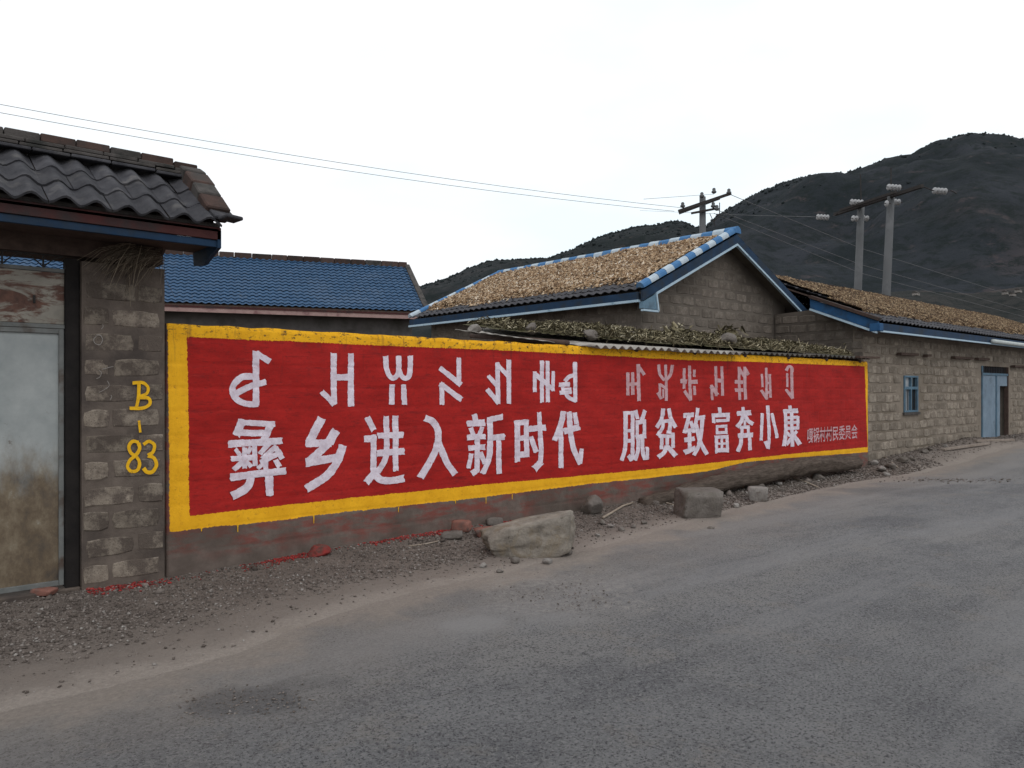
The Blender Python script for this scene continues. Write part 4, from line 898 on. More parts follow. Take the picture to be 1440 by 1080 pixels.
# ---------------------------------------------------------------- generic tiled roof plane
def tiled(name, P0, U, D, L, W, mat, parent, pitch=.2, row=.3, amp=.03, lift=.02, th=.012, kind=None, shear=None, u_of_row=None, samples=6):
    """P0 = top-left corner, U unit vector along ridge, D unit vector down the slope; shear(v) gives (u0, u1) per row"""
    P0, U, D = (np.array(a, float) for a in (P0, U, D)); N = np.cross(D, U); N /= np.linalg.norm(N)
    if N[2] < 0: N = -N
    Vs = []; Fs = []; n0 = 0; v = 0
    while v < W-.02:
        v1 = min(v+row, W); u0, u1 = (0, L) if shear is None else shear(v)
        us = np.arange(u0, u1+1e-6, pitch/samples)
        h = amp*(.5-.5*np.cos(us/pitch*2*math.pi))
        jit = .006*fbm(us*0, us, v, 2, 2, int(v*10)+3)
        R0 = P0+us[:, None]*U+v*D+(h+jit)[:, None]*N
        R1 = P0+us[:, None]*U+(v1+.015)*D+(h+lift+jit)[:, None]*N
        R2 = R1-th*N-0.001*D
        a = len(us)
        Vs.append(np.stack([R0, R1], 1).reshape(-1, 3)); Fs.append(grid_faces(a, 2)[:, ::-1]+n0); n0 += a*2
        Vs.append(np.stack([R1, R2], 1).reshape(-1, 3)); Fs.append(grid_faces(a, 2)[:, ::-1]+n0); n0 += a*2; v = v1
    return put(name, np.concatenate(Vs), np.concatenate(Fs), mat, parent, True, kind=kind)

# ---------------------------------------------------------------- blue-tiled house behind the wall
bE0 = at_z(230, 425, 26.0); bE1 = at_z(604, 441, 29.2); bE0[2] = bE1[2] = 4.55
Ub = bE1-bE0; Ub[2] = 0; Lb0 = np.linalg.norm(Ub); Ub /= Lb0; Pb = np.array([-Ub[1], Ub[0], 0])
if Pb[1] < 0: Pb = -Pb
bh = thing('blue_roof_house', (bE0[0], bE0[1], 0), 'house behind the left end of the wall with a bright blue tiled roof', 'house')
ext = 9.0; runb, riseb = 3.6, 2.25
E0 = bE0-Ub*ext; Lb = Lb0+ext-.1
Rg0 = E0+Pb*runb+np.array([0, 0, riseb]); Db = (E0-Rg0)/np.linalg.norm(E0-Rg0); Wb = np.linalg.norm(E0-Rg0)
tiled('roof_tiles', Rg0, Ub, Db, Lb, Wb, M['blue_tile'], bh, pitch=.24, row=.27, amp=.05, lift=.035, kind='stuff')
mb = MB(); dn = np.array([0, 0, -.03]); q = [Rg0+dn, Rg0+Ub*Lb+dn, E0+Ub*Lb+dn, E0+dn]; mb.add(q+[a+dn for a in q], [(0,1,2,3), (7,6,5,4), (1,5,6,2), (2,6,7,3)]); mb.build('roof_deck', M['wood_dark'], bh)
q = [Rg0+dn, Rg0+Ub*Lb+dn, E0+Pb*2*runb+Ub*Lb+dn, E0+Pb*2*runb+dn]; mb = MB(); mb.add(q+[a+dn for a in q], [(3,2,1,0), (4,5,6,7), (1,2,6,5), (2,3,7,6)]); mb.build('roof_deck', M['wood_dark'], bh)
back = Rg0+Pb*runb*2-(Rg0-E0)*0; B0 = E0+Pb*2*runb; Db2 = (B0-Rg0)/np.linalg.norm(B0-Rg0)
tiled('roof_tiles', Rg0+Ub*Lb, -Ub, Db2, Lb, Wb, M['blue_tile'], bh, pitch=.24, row=.27, amp=.04, kind='stuff')
def obox(parent, name, P, U, V, lu0, lu1, lv0, lv1, z0, z1, mat, bev=0):
    U = np.array(U, float); V = np.array(V, float); mb = MB(); q = []
    for z in (z0, z1):
        for a, b in ((lu0, lv0), (lu1, lv0), (lu1, lv1), (lu0, lv1)):
            p = np.array([P[0], P[1], 0])+U*a+V*b; q.append((p[0], p[1], z))
    mb.add(q, [(0,3,2,1),(4,5,6,7),(0,1,5,4),(1,2,6,5),(2,3,7,6),(3,0,4,7)]); return mb.build(name, mat, parent, bev=bev)
obox(bh, 'fascia', E0, Ub, Pb, 0, Lb, .02, .06, 4.27, 4.50, M['pink_board'])
obox(bh, 'fascia_strip', E0, Ub, Pb, 0, Lb, -.005, .018, 4.42, 4.48, M['maroon'])
obox(bh, 'soffit', E0, Ub, Pb, .1, Lb-.1, .065, .75, 4.36, 4.40, M['wood_dark'])
obox(bh, 'wall', E0, Ub, Pb, .3, Lb-.4, .75, 2*runb-.7, 0, 4.35, M['grey_wall'])
x = 0.0; r = random.Random(4)
while x < Lb:
    L = r.uniform(.55, .75); dz = r.uniform(-.005, .005)
    obox(bh, 'ridge_block', E0, Ub, Pb, x, min(x+L-.015, Lb), runb-.14, runb+.14, 6.74+dz, 6.98+dz, M['roof_brick'] if r.random() < .8 else M['roof_cement'], .02); x += L
for s_, lab in ((1, 'verge'),):
    mb = MB(); a = Rg0+Ub*(Lb+.02)+[0, 0, .05]; b = E0+Ub*(Lb+.02)+[0, 0, .04]
    mb.beam(a, b, .2, .14); mb.build('verge', M['roof_cement'], bh)
    # gable end
    mb = MB(); g0 = E0+Ub*(Lb-.4); q = [g0+Pb*.75, g0+Pb*(2*runb-.7), g0+Pb*runb]; zz = [4.35, 4.35, 6.45]
    V = [(p[0], p[1], z_) for p, z_ in zip(q, zz)]+[(p[0]-Ub[0]*.2, p[1]-Ub[1]*.2, z_) for p, z_ in zip(q, zz)]
    mb.add(V, [(0,1,2), (5,4,3), (0,2,5,3), (1,4,5,2), (0,3,4,1)]); mb.build('gable', M['grey_wall'], bh)

# ---------------------------------------------------------------- gabled house with maize drying on its roof
GYF, GYB = 1.80, 9.15            # front and back verge planes
AX, AZ = 13.50, 4.72; LX, RX_, EVZ = 10.57, 16.40, 3.36
GW = 2.14                         # gable wall plane
gh = thing('gabled_house', (AX, GW, 0), 'grey block house with blue-edged gable behind the wall, corn drying on its roof', 'house')
DL = np.array([LX-AX, 0, EVZ-AZ]); WL = np.linalg.norm(DL); DL /= WL
DR = np.array([RX_-AX, 0, EVZ-AZ]); DR /= np.linalg.norm(DR)
tiled('roof_tiles', (AX, GYB, AZ), (0, -1, 0), DL, GYB-GYF, WL, M['dark_tile'], gh, pitch=.2, row=.3, amp=.035)
tiled('roof_tiles', (AX, GYF, AZ), (0, 1, 0), DR, GYB-GYF, WL, M['dark_tile'], gh, pitch=.2, row=.3, amp=.035)
# deck below the tiles
mb = MB()
mb.add([(AX, GYF+.04, AZ-.03), (LX+.06, GYF+.04, EVZ-.03), (LX+.06, GYB-.04, EVZ-.03), (AX, GYB-.04, AZ-.03), (AX, GYF+.04, AZ-.07), (LX+.06, GYF+.04, EVZ-.07), (LX+.06, GYB-.04, EVZ-.07), (AX, GYB-.04, AZ-.07)],
       [(0,3,2,1),(4,5,6,7),(0,1,5,4),(1,2,6,5),(2,3,7,6)])
mb.add([(AX, GYF+.04, AZ-.03), (RX_-.06, GYF+.04, EVZ-.03), (RX_-.06, GYB-.04, EVZ-.03), (AX, GYB-.04, AZ-.03), (AX, GYF+.04, AZ-.07), (RX_-.06, GYF+.04, EVZ-.07), (RX_-.06, GYB-.04, EVZ-.07), (AX, GYB-.04, AZ-.07)],
       [(0,1,2,3),(7,6,5,4),(0,4,5,1),(1,5,6,2),(2,6,7,3)])
mb.build('roof_deck', M['mortar_gable'], gh)
# walls: gable wall (front), left wall, back wall
mb = MB()
g_in = .02
def wall_z(x): return AZ-.08-abs(x-AX)*(AZ-EVZ)/(AX-LX)
WXL, WXR = 10.98, 16.02
mb.add([(WXL, GW+g_in, 0), (WXR, GW+g_in, 0), (WXR, GW+g_in, wall_z(WXR)), (AX, GW+g_in, AZ-.08), (WXL, GW+g_in, wall_z(WXL)),
        (WXL, GYB-.35, 0), (WXR, GYB-.35, 0), (WXR, GYB-.35, wall_z(WXR)), (AX, GYB-.35, AZ-.08), (WXL, GYB-.35, wall_z(WXL))],
       [(0,1,2,3,4), (9,8,7,6,5), (0,4,9,5), (1,6,7,2), (0,5,6,1)])
mb.build('wall', M['mortar_gable'], gh)
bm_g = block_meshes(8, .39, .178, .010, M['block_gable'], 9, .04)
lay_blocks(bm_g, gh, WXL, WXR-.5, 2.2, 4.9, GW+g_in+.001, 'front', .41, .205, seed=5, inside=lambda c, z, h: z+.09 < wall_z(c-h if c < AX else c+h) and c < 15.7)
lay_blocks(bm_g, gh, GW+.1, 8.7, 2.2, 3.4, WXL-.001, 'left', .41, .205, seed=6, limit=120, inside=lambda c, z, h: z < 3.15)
# fascia and verge boards
def vboard(name, mat, x0, z0, x1, z1, y0, y1, t0, t1, parent=gh):
    """sloping board between two points, spanning t0..t1 below the line"""
    mb = MB(); V = [(x0, y0, z0+t0), (x1, y0, z1+t0), (x1, y0, z1+t1), (x0, y0, z0+t1), (x0, y1, z0+t0), (x1, y1, z1+t0), (x1, y1, z1+t1), (x0, y1, z0+t1)]
    mb.add(V, [(0,3,2,1),(4,5,6,7),(0,1,5,4),(1,2,6,5),(2,3,7,6),(3,0,4,7)]); return mb.build(name, mat, parent)
for sx, XE in ((-1, LX), (1, RX_)):
    sl_ = (EVZ-AZ)/(AX-LX)
    xk = XE-sx*.36; zk = AZ+abs(xk-AX)*sl_
    vboard('verge_board', M['blue_dark'], AX, AZ, XE, EVZ, GYF-.02, GYF+.03, -.19, -.01)
    vboard('verge_trim', M['pale_trim'], AX, AZ, xk, zk, GYF-.04, GYF+.02, -.235, -.192)
    # flared eave end: pale curved bracket
    z0 = EVZ
    prof = [(XE, z0-.22), (xk, zk-.22), (xk-sx*.005, zk-.31), (xk-sx*.0, zk-.37), (xk-sx*.03, z0-.33), (XE, z0-.33)]
    mb = MB(); mb.prism([(a, b) for a, b in prof][::sx], 1, GYF-.03, GYF+.06); mb.build('eave_bracket', M['blue_bracket'] if sx < 0 else M['blue_dark'], gh)
    tr = [(xk, zk-.215), (xk-sx*.02, zk-.32), (xk-sx*.055, z0-.325), (xk-sx*.055, z0-.36), (XE, z0-.36)]
    mb = MB(); a = 0
    for p_, q_ in zip(tr[:-1], tr[1:]): mb.beam((p_[0], GYF-.01, p_[1]), (q_[0], GYF-.01, q_[1]), .07, .035, (0, 0, 1) if abs(q_[0]-p_[0]) > .04 else (1, 0, 0))
    mb.build('bracket_trim', M['pale_trim'], gh)
    mb = MB(); mb.box(XE-.02, XE+.02, GYF+.07, GYB-.02, EVZ-.17, EVZ-.035); mb.build('eave_board', M['blue_dark'], gh)
    mb = MB(); mb.box(XE-.035+0*sx, XE+.035, GYF+.06, GYB, EVZ-.215, EVZ-.172); mb.build('eave_trim', M['pale_trim'], gh)
    mb = MB(); mb.box(min(XE, XE-sx*.40)+.03, max(XE, XE-sx*.40)-.03, GYF+.2, GYB-.2, EVZ-.165, EVZ-.13); mb.build('soffit', M['mortar_gable'], gh)
# ridge and verge cap tiles, alternately blue and white
def cap_run(P, Q, n_, first, parent, wd=.20, ht=.10, r=random.Random(2)):
    P = np.array(P, float); Q = np.array(Q, float); d = (Q-P)/n_; Ld = np.linalg.norm(d); D = d/Ld
    S_ = np.cross(D, (0, 0, 1.0)); S_ /= np.linalg.norm(S_); N_ = np.cross(S_, D)
    if N_[2] < 0: N_ = -N_
    for i in range(n_):
        a = P+d*i; b = P+d*(i+1)-D*.012; s = r.uniform(.94, 1.05); V = []
        for c, k in ((a, s), (b, s*1.05)):
            for th in np.linspace(0, math.pi, 7): V.append(c+S_*math.cos(th)*wd/2*k+N_*(math.sin(th)*ht*k+r.uniform(-.003, .003)))
            V.append(c+S_*(-wd/2)*k-N_*.03); V.append(c+S_*(wd/2)*k-N_*.03)
        m_ = 9; F = [(j, j+1, m_+j+1, m_+j) for j in range(8)]+[(8, 0, m_, m_+8)]+[tuple(range(m_))[::-1], tuple(range(m_, 2*m_))]
        put('cap_tile', V, F, M['blue_light'] if (i+first) % 2 == 0 else M['white_tile'], parent)
cap_run((AX, GYF-.05, AZ+.045), (AX, GYB+.05, AZ+.03), 27, 0, gh, .20, .105)
cap_run((LX-.02, GYF+.03, EVZ+.055), (AX-.10, GYF+.03, AZ+.035), 13, 0, gh, .16, .075)
cap_run((LX-.02, GYB-.05, EVZ+.04), (AX-.12, GYB-.05, AZ+.02), 10, 1, gh, .15, .07)
# maize spread over the left slope
def spread(name, P0, U, D, L, v0, v1, count, size, mat, bed, parent_label, edge=.12, thick=.05, group=None, ushape=None):
    P0, U, D = (np.array(a, float) for a in (P0, U, D)); N = np.cross(D, U); N /= np.linalg.norm(N)
    if N[2] < 0: N = -N
    u = np.linspace(.12, L-.12, int(L/.12)); v = np.linspace(0, 1, 34)
    Ug, Vg = np.meshgrid(u, v, indexing='ij')
    vb = v1+edge*fbm(u, 0, 0, 1.3, 4, 15)*2; VV = v0+(vb[:, None]-v0)*Vg
    h = .045+thick*(.5+fbm(Ug, VV, 0, 1.6, 4, 17))*1.0
    h = h*smooth(1.0, .90, Vg)*smooth(0, .04, Vg)+.005
    P = P0+Ug[..., None]*U+VV[..., None]*D+h[..., None]*N
    o = put(name, P.reshape(-1, 3), grid_faces(len(u), len(v)), bed, None, True, kind='stuff')
    uu = rng.uniform(.1, L-.1, count); tt = rng.uniform(0, 1.0, count)**.96
    vbb = np.interp(uu, u, vb); vv = v0+(vbb-v0)*tt+np.where(rng.random(count) < .06, rng.uniform(0, .22, count), 0)
    inb = vv < vbb
    hh = (.045+thick*(.5+fbm(uu, vv, 0, 1.6, 4, 17)))*smooth(1.0, .9, tt)+.012; hh = np.where(inb, hh, .045)
    pos = P0+uu[:, None]*U+vv[:, None]*D+hh[:, None]*N
    s = rng.uniform(.7, 1.25, count)*size
    scl = np.stack([s, s*rng.uniform(.28, .42, count), s*rng.uniform(.25, .4, count)], 1)
    c = scatter(name+'_cobs', OCT_V, OCT_F, pos, rotmats(count, .45, N), scl, mat, jitter=.12)
    # the cobs belong to the bed
    c.parent = o; c.location = (0, 0, 0); cm = c
    V0 = off(o)
    if np.abs(V0).sum() > 0: c.location = -V0
    return o
NL = np.array([AX-LX, 0, 0])
o = spread('drying_corn', (AX, GYB-.1, AZ+.01), (0, -1, 0), DL, GYB-GYF-.25, .20, WL-.42, 19000, .062, M['corn'], M['husk_bed'], gh)
tag(o, 'pale corn cobs spread to dry on the gabled house roof', 'corn')

# ---------------------------------------------------------------- long house on the right
HX0, HX1, HYF = 15.52, 34.0, .15
HEX, HEY, HEZ = 15.20, -.28, 2.93
rh = thing('long_house', (HX0, HYF, 0), 'long low block house on the right with blue eaves, small window and open blue door', 'house')
RYY, RZZ = 3.3, 4.36
DF = np.array([0, HEY-RYY, HEZ-RZZ]); WF = np.linalg.norm(DF); DF /= WF
vsplit = (RYY-1.15)/(RYY-HEY)*WF
def shear(v): return (16.45-HEX+.0, HX1-HEX) if v < vsplit-.1 else (0, HX1-HEX)
tiled('roof_tiles', (HEX, RYY, RZZ), (1, 0, 0), DF, HX1-HEX, WF, M['dark_tile'], rh, pitch=.19, row=.3, amp=.035, shear=shear)
DBk = np.array([0, -(HEY-RYY), HEZ-RZZ]); DBk /= np.linalg.norm(DBk)
tiled('roof_tiles', (HX1, RYY, RZZ), (-1, 0, 0), DBk, HX1-16.6, WF, M['dark_tile'], rh, pitch=.19, row=.3, amp=.035)
mb = MB(); dn = np.array([0, 0, -.03])
for q in ([(16.47, RYY, RZZ), (HX1, RYY, RZZ), (HX1, HEY+.05, HEZ), (16.47, HEY+.05, HEZ)], [(HEX+.03, 1.12, RZZ-(RYY-1.12)*(RZZ-HEZ)/(RYY-HEY)), (16.47, 1.12, RZZ-(RYY-1.12)*(RZZ-HEZ)/(RYY-HEY)), (16.47, HEY+.05, HEZ), (HEX+.03, HEY+.05, HEZ)]):
    q = [np.array(a)+dn for a in q]; mb.add(q+[a+dn for a in q], [(0,1,2,3), (7,6,5,4), (1,5,6,2), (2,6,7,3), (0,3,7,4), (0,4,5,1)])
mb.build('roof_deck', M['wood_dark'], rh)
# walls
def rz(y): return RZZ-.07-abs(y-RYY)*(RZZ-HEZ)/(RYY-HEY)
mb = MB()
DX0, DX1, DZ0, DZ1 = 22.25, 24.35, .30, 2.22
wa = on_y(1272, 528, HYF); wb = on_y(1291, 579, HYF); WNX0, WNX1, WNZ0, WNZ1 = wa[0], wb[0], wb[2], wa[2]
def wrect(x0, x1, z0, z1): mb.box(x0, x1, HYF+.02, HYF+.24, z0, z1)
wrect(HX0+.02, WNX0, -.1, rz(HYF)); wrect(WNX0, WNX1, -.1, WNZ0); wrect(WNX0, WNX1, WNZ1, rz(HYF)); wrect(WNX1, DX0, -.1, rz(HYF)); wrect(DX0, DX1, DZ1, rz(HYF)); wrect(DX0, DX1, -.1, DZ0-.02); wrect(DX1, HX1-.3, -.1, rz(HYF))
mb.build('front_wall', M['mortar_house'], rh)
mb = MB(); mb.add([(a_, b_, c_) for a_ in (HX0+.02, HX0+.26) for b_, c_ in ((HYF+.245, -.1), (GW, -.1), (GW, 3.26), (1.25, 3.30), (.95, rz(.95)), (HYF+.245, rz(HYF+.245)))],
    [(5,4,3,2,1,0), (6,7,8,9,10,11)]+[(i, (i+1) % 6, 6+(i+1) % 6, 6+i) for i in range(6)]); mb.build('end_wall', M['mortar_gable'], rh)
mb = MB(); mb.box(HX0+.3, HX1-.3, 6.3, 6.5, 0, 3.0); mb.add([(HX1-.3, HYF+.25, 0), (HX1-.3, 6.3, 0), (HX1-.3, 6.3, 3.0), (HX1-.3, RYY, RZZ-.1), (HX1-.3, HYF+.25, 3.0)], [(0,1,2,3,4)]); mb.build('back_wall', M['mortar_house'], rh)
bm_h = block_meshes(8, .385, .175, .016, M['block_house'], 15, .07)
def free(c, z, h):
    if z > 2.74: return False
    if DX0-.05 < c+h and c-h < DX1+.05 and z < DZ1+.1: return False
    if WNX0-.05 < c+h and c-h < WNX1+.05 and WNZ0-.1 < z < WNZ1+.1: return False
    return True
lay_blocks(bm_h, rh, HX0, HX1-.4, .12, 2.8, HYF+.022, 'front', .40, .2, seed=7, limit=290, inside=free)
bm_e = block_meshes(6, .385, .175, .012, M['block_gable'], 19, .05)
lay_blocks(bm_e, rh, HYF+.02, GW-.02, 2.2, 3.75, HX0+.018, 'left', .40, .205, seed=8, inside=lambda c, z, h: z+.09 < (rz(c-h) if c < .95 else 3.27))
# eave
EXX = HX1
mb = MB(); mb.box(HEX, EXX, HEY-.02, HEY+.02, HEZ-.17, HEZ-.03); mb.build('eave_board', M['blue_dark'], rh)
mb = MB(); mb.box(HEX, EXX, HEY-.035, HEY+.03, HEZ-.205, HEZ-.172); mb.build('eave_trim', M['pale_trim'], rh)
mb = MB(); mb.box(HEX+.05, EXX-.05, HEY+.025, HYF+.02, HEZ-.15, HEZ-.12); mb.build('soffit', M['wood_dark'], rh)
yk = 1.12
def zt_(y): return HEZ+(y-HEY)*(RZZ-HEZ)/(RYY-HEY)
mb = MB(); mb.add([(HEX-.02, HEY, HEZ-.19), (HEX-.02, yk, zt_(yk)-.19), (HEX-.02, yk, zt_(yk)-.0), (HEX-.02, HEY, HEZ-.0), (HEX+.02, HEY, HEZ-.19), (HEX+.02, yk, zt_(yk)-.19), (HEX+.02, yk, zt_(yk)-.0), (HEX+.02, HEY, HEZ-.0)],
    [(0,1,2,3),(7,6,5,4),(0,4,5,1),(1,5,6,2),(2,6,7,3),(3,7,4,0)]); mb.build('verge_board', M['blue_board'], rh)
mb = MB(); mb.beam((HEX-.02, HEY+.02, HEZ-.215), (HEX-.02, yk, zt_(yk)-.215), .06, .04); mb.build('verge_trim', M['pale_trim'], rh)
mb = MB(); mb.box(HEX-.06, HEX+.10, HEY-.05, HEY+.16, HEZ-.19, HEZ-.04); mb.build('corner_block', M['blue_board'], rh, bev=.01)
mb = MB(); mb.beam((HEX+.0, HEY-.02, HEZ+.04), (HEX+.0, yk, zt_(yk)+.05), .14, .06); mb.build('verge_cap', M['roof_brick'], rh)
x = 16.5; r = random.Random(8)
while x < HX1:
    L = r.uniform(.5, .8); dz = r.uniform(-.02, .02); mb = MB(); mb.box(x, min(x+L-.02, HX1), RYY-.1, RYY+.1, RZZ+.01+dz, RZZ+.09+dz); mb.build('ridge_block', M['roof_brick'], rh, bev=.01); x += L
ga = on_y(1395, 481, HEY-.06); mb = MB(); mb.tube([(ga[0], HEY-.075, HEZ-.13), (HX1-.5, HEY-.075, HEZ-.16)], .05, 10); mb.build('gutter_pipe', M['pipe'], rh, True)
# projecting timber ends
for a, b, py in ((1265, 1291, 497.5), (1302, 1309, 500), (1341, 1368, 502.5), (1374, 1391, 504.5), (1425, 1445, 515)):
    p = on_y(a, py, HYF-.06); q = on_y(b, py+1, HYF-.06); mb = MB(); mb.beam((p[0], HYF-.05, p[2]), (q[0], HYF-.03, p[2]+.01), .10, .055); mb.build('timber_end', M['wood_dark'], rh)
# window
fr = .04; wy0, wy1 = HYF-.005, HYF+.09
wt = thing('window', (WNX0, HYF, WNZ0), None, None); wt.parent = rh; wt.location = np.array([WNX0, HYF, WNZ0])-off(rh)
def wbox(name, x0, x1, z0, z1, mat=M['frame_blue'], y0=wy0, y1=wy1): mb = MB(); mb.box(x0, x1, y0, y1, z0, z1); return mb.build(name, mat, wt)
zm = WNZ0+(WNZ1-WNZ0)*.66; xm = (WNX0+WNX1)/2
wbox('frame', WNX0-.01, WNX0+fr, WNZ0, WNZ1); wbox('frame', WNX1-fr, WNX1+.01, WNZ0, WNZ1); wbox('frame', WNX0+fr, WNX1-fr, WNZ1-fr, WNZ1); wbox('frame', WNX0+fr, WNX1-fr, WNZ0, WNZ0+fr)
wbox('transom', WNX0+fr, WNX1-fr, zm-.03, zm+.03); wbox('mullion', xm-.02, xm+.02, WNZ0+fr, zm-.03); wbox('mullion', xm-.02, xm+.02, zm+.03, WNZ1-fr)
for a, b in ((WNX0+fr, xm-.02), (xm+.02, WNX1-fr)):
    for c, d in ((WNZ0+fr, zm-.03), (zm+.03, WNZ1-fr)): wbox('pane', a, b, c, d, M['glass_dark'] if a > xm-.1 else M['curtain'], HYF+.05, HYF+.06)
for t in np.linspace(.15, .85, 5): wbox('bar', WNX0+(WNX1-WNX0)*t-.008, WNX0+(WNX1-WNX0)*t+.008, WNZ0+fr, zm-.03, M['iron'], HYF+.02, HYF+.032)
mb = MB(); mb.box(WNX0-.06, WNX1+.06, HYF-.03, HYF+.05, WNZ0-.06, WNZ0-.004); mb.build('sill', M['roof_cement'], wt)
# doorway
dt = thing('doorway', (DX0, HYF, DZ0), None, None); dt.parent = rh; dt.location = np.array([DX0, HYF, DZ0])-off(rh)
def dbox(name, x0, x1, z0, z1, mat, y0, y1): mb = MB(); mb.box(x0, x1, y0, y1, z0, z1); return mb.build(name, mat, dt)
zd = 1.98; xd = DX0+1.10
dbox('lintel_frame', DX0, DX1, zd, zd+.06, M['frame_blue'], HYF+.0, HYF+.1); dbox('door_post', DX0+.0, DX0+.06, DZ0, DZ1, M['frame_blue'], HYF-.01, HYF+.1)
dbox('door_post', DX1-.06, DX1, DZ0, DZ1, M['wood_dark'], HYF+.0, HYF+.1); dbox('door_post', xd, xd+.07, DZ0, zd, M['frame_blue'], HYF+.0, HYF+.1)
dbox('door_leaf', DX0+.07, xd-.005, DZ0+.02, zd-.005, M['door_blue'], HYF+.02, HYF+.06); dbox('side_panel', xd+.08, xd+.34, DZ0+.02, zd-.005, M['door_blue'], HYF+.02, HYF+.06)
dbox('top_panel', xd+.35, DX1-.07, zd-.28, zd-.005, M['door_blue'], HYF+.02, HYF+.06)
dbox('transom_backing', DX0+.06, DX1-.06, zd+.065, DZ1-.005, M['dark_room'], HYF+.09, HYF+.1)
for t in np.linspace(.04, .96, 15): dbox('bar', DX0+.06+(DX1-DX0-.12)*t-.01, DX0+.06+(DX1-DX0-.12)*t+.01, zd+.062, DZ1-.002, M['iron'], HYF+.03, HYF+.05)
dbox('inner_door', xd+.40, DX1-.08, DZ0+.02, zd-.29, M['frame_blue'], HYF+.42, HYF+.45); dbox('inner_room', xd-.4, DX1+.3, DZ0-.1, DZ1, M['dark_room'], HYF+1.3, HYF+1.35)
o = spread('drying_corn', (16.5, RYY, RZZ+.03), (1, 0, 0), DF, HX1-16.8, .12, WF-.62, 26000, .05, M['far_corn'], M['husk_bed'], rh, thick=.04)
tag(o, 'brownish corn cobs drying on the long roof at right', 'corn')
o = spread('drying_corn', (15.62, 1.05, RZZ+.03-(RYY-1.05)*(RZZ-HEZ)/(RYY-HEY)), (1, 0, 0), DF, 1.1, .0, .85, 1000, .05, M['far_corn'], M['husk_bed'], rh, thick=.03, edge=.05)
tag(o, 'small patch of corn cobs at the near left corner of the long roof', 'corn')

# ---------------------------------------------------------------- lean-to shed roof between wall and gabled house
sh = thing('shed', (6.5, .5, 0), 'low lean-to behind the red wall roofed with corrugated sheets and heaped with dry stalks', 'shed')
def corr(name, c0, c1, c2, c3, mat, pitch=.165, amp=.022, th=.007):
    """corrugated sheet: c0-c1 front edge, c3-c2 back edge"""
    c0, c1, c2, c3 = (np.array(c, float) for c in (c0, c1, c2, c3)); L = np.linalg.norm(c1-c0); nu = max(8, int(L/pitch*8)); u = np.linspace(0, 1, nu)
    h = amp*np.sin(u*L/pitch*2*math.pi); t = np.linspace(0, 1, 6)
    P = np.array([[(c0*(1-a)+c1*a)*(1-b)+(c3*(1-a)+c2*a)*b+[0, 0, hh-.03*math.sin(b*3.1)] for b in t] for a, hh in zip(u, h)])
    Pl = P-[0, 0, th]; V = np.concatenate([P, Pl[:, :1], ], 1); V = np.concatenate([Pl[:, ::-1], P], 1)[:, :]
    # order: lower back..lower front, upper front..upper back
    return put(name, V.reshape(-1, 3), grid_faces(V.shape[0], V.shape[1]), mat, sh, False)
fa = on_y(640, 463, .95); fb = on_y(836, 487, -.13); fc = on_y(1046, 497, -.16)
shb = 2.1
corr('roof_sheet', fa, fb+[-.02, .05, .0], (fb[0]+.2, shb, 2.52), (fa[0]+1.3, shb, 2.52), M['sheet'], amp=.004)
xm_ = (fb[0]+fc[0])/2
corr('roof_sheet', fb, (xm_+.03, -.145, (fb[2]+fc[2])/2+.012), (xm_+.03, shb, 2.52), (fb[0], shb, 2.52), M['sheet'])
corr('roof_sheet', (xm_-.03, -.15, (fb[2]+fc[2])/2), fc, (fc[0], shb, 2.50), (xm_, shb, 2.50), M['sheet'])
fd = on_y(1210, 503, -.10)
corr('roof_sheet', (fc[0]-.02, -.05, fc[2]+.02), (13.2, -.06, 2.21), (13.2, shb, 2.48), (fc[0], shb, 2.50), M['sheet_dark'])
corr('roof_sheet', (13.1, -.08, 2.22), (15.25, -.10, 2.22), (15.25, shb, 2.46), (13.1, shb, 2.48), M['sheet_dark'])
mb = MB(); e0 = on_y(1196, 501, -.2); e1 = on_y(1236, 503, -.22); mb.beam((14.6, -.14, 2.225), (e1[0], -.2, e1[2]), .09, .035); mb.build('batten', M['wood_dark'], sh)
for k in range(7):
    xx = 6.9+k*1.35; mb = MB(); mb.tube([(xx, -.02, 2.155 if xx > 7.6 else 2.19), (xx+.1, 2.1, 2.40)], .035, 7); mb.build('rafter', M['wood_dark'], sh, True)
mb = MB(); mb.box(7.4, 15.2, 2.0, 2.08, 0, 2.5); mb.build('back_panel', M['grey_wall'], sh)
def sheet_z(x, y): 
    t = np.clip((np.asarray(y, float)+.15)/2.25, 0, 1); return 2.20+.33*t
# heap of dry stalks
u = np.linspace(6.6, 15.25, 160); v = np.linspace(-.06, 2.08, 40); Uh, Vh = np.meshgrid(u, v, indexing='ij')
def heap_h(x, y):
    front = -.02+.16*(.5+fbm(x, 0, 0, .8, 3, 33))+.75*smooth(8.8, 6.8, x)-.08*smooth(12, 13.2, x)
    tt = smooth(0, .45, y-front)
    side = smooth(6.7, 7.4, x)*smooth(15.3, 14.9, x)
    hgt = .045+.085*(.5+fbm(x, y, 0, 1.4, 4, 35))+.06*fbm(x, y, 0, 5, 3, 37)
    return np.clip(tt*side*hgt, 0, 1)
Zh = sheet_z(Uh, Vh)+.02+heap_h(Uh, Vh)
HF = grid_faces(len(u), len(v)); HF = HF[(heap_h(Uh, Vh).ravel()[HF] > .006).all(1)]
hp = put('stalk_heap', np.stack([Uh, Vh, Zh], -1).reshape(-1, 3), HF, M['grass_bed'], None, True, kind='stuff')
tag(hp, 'heap of dry greenish brown stalks on the lean-to roof', 'dry stalks')
cn = 34000; uu = rng.uniform(6.7, 15.25, cn); vv = rng.uniform(-.02, 2.05, cn)
keep = heap_h(uu, vv) > .02; uu, vv = uu[keep], vv[keep]; cn = len(uu)
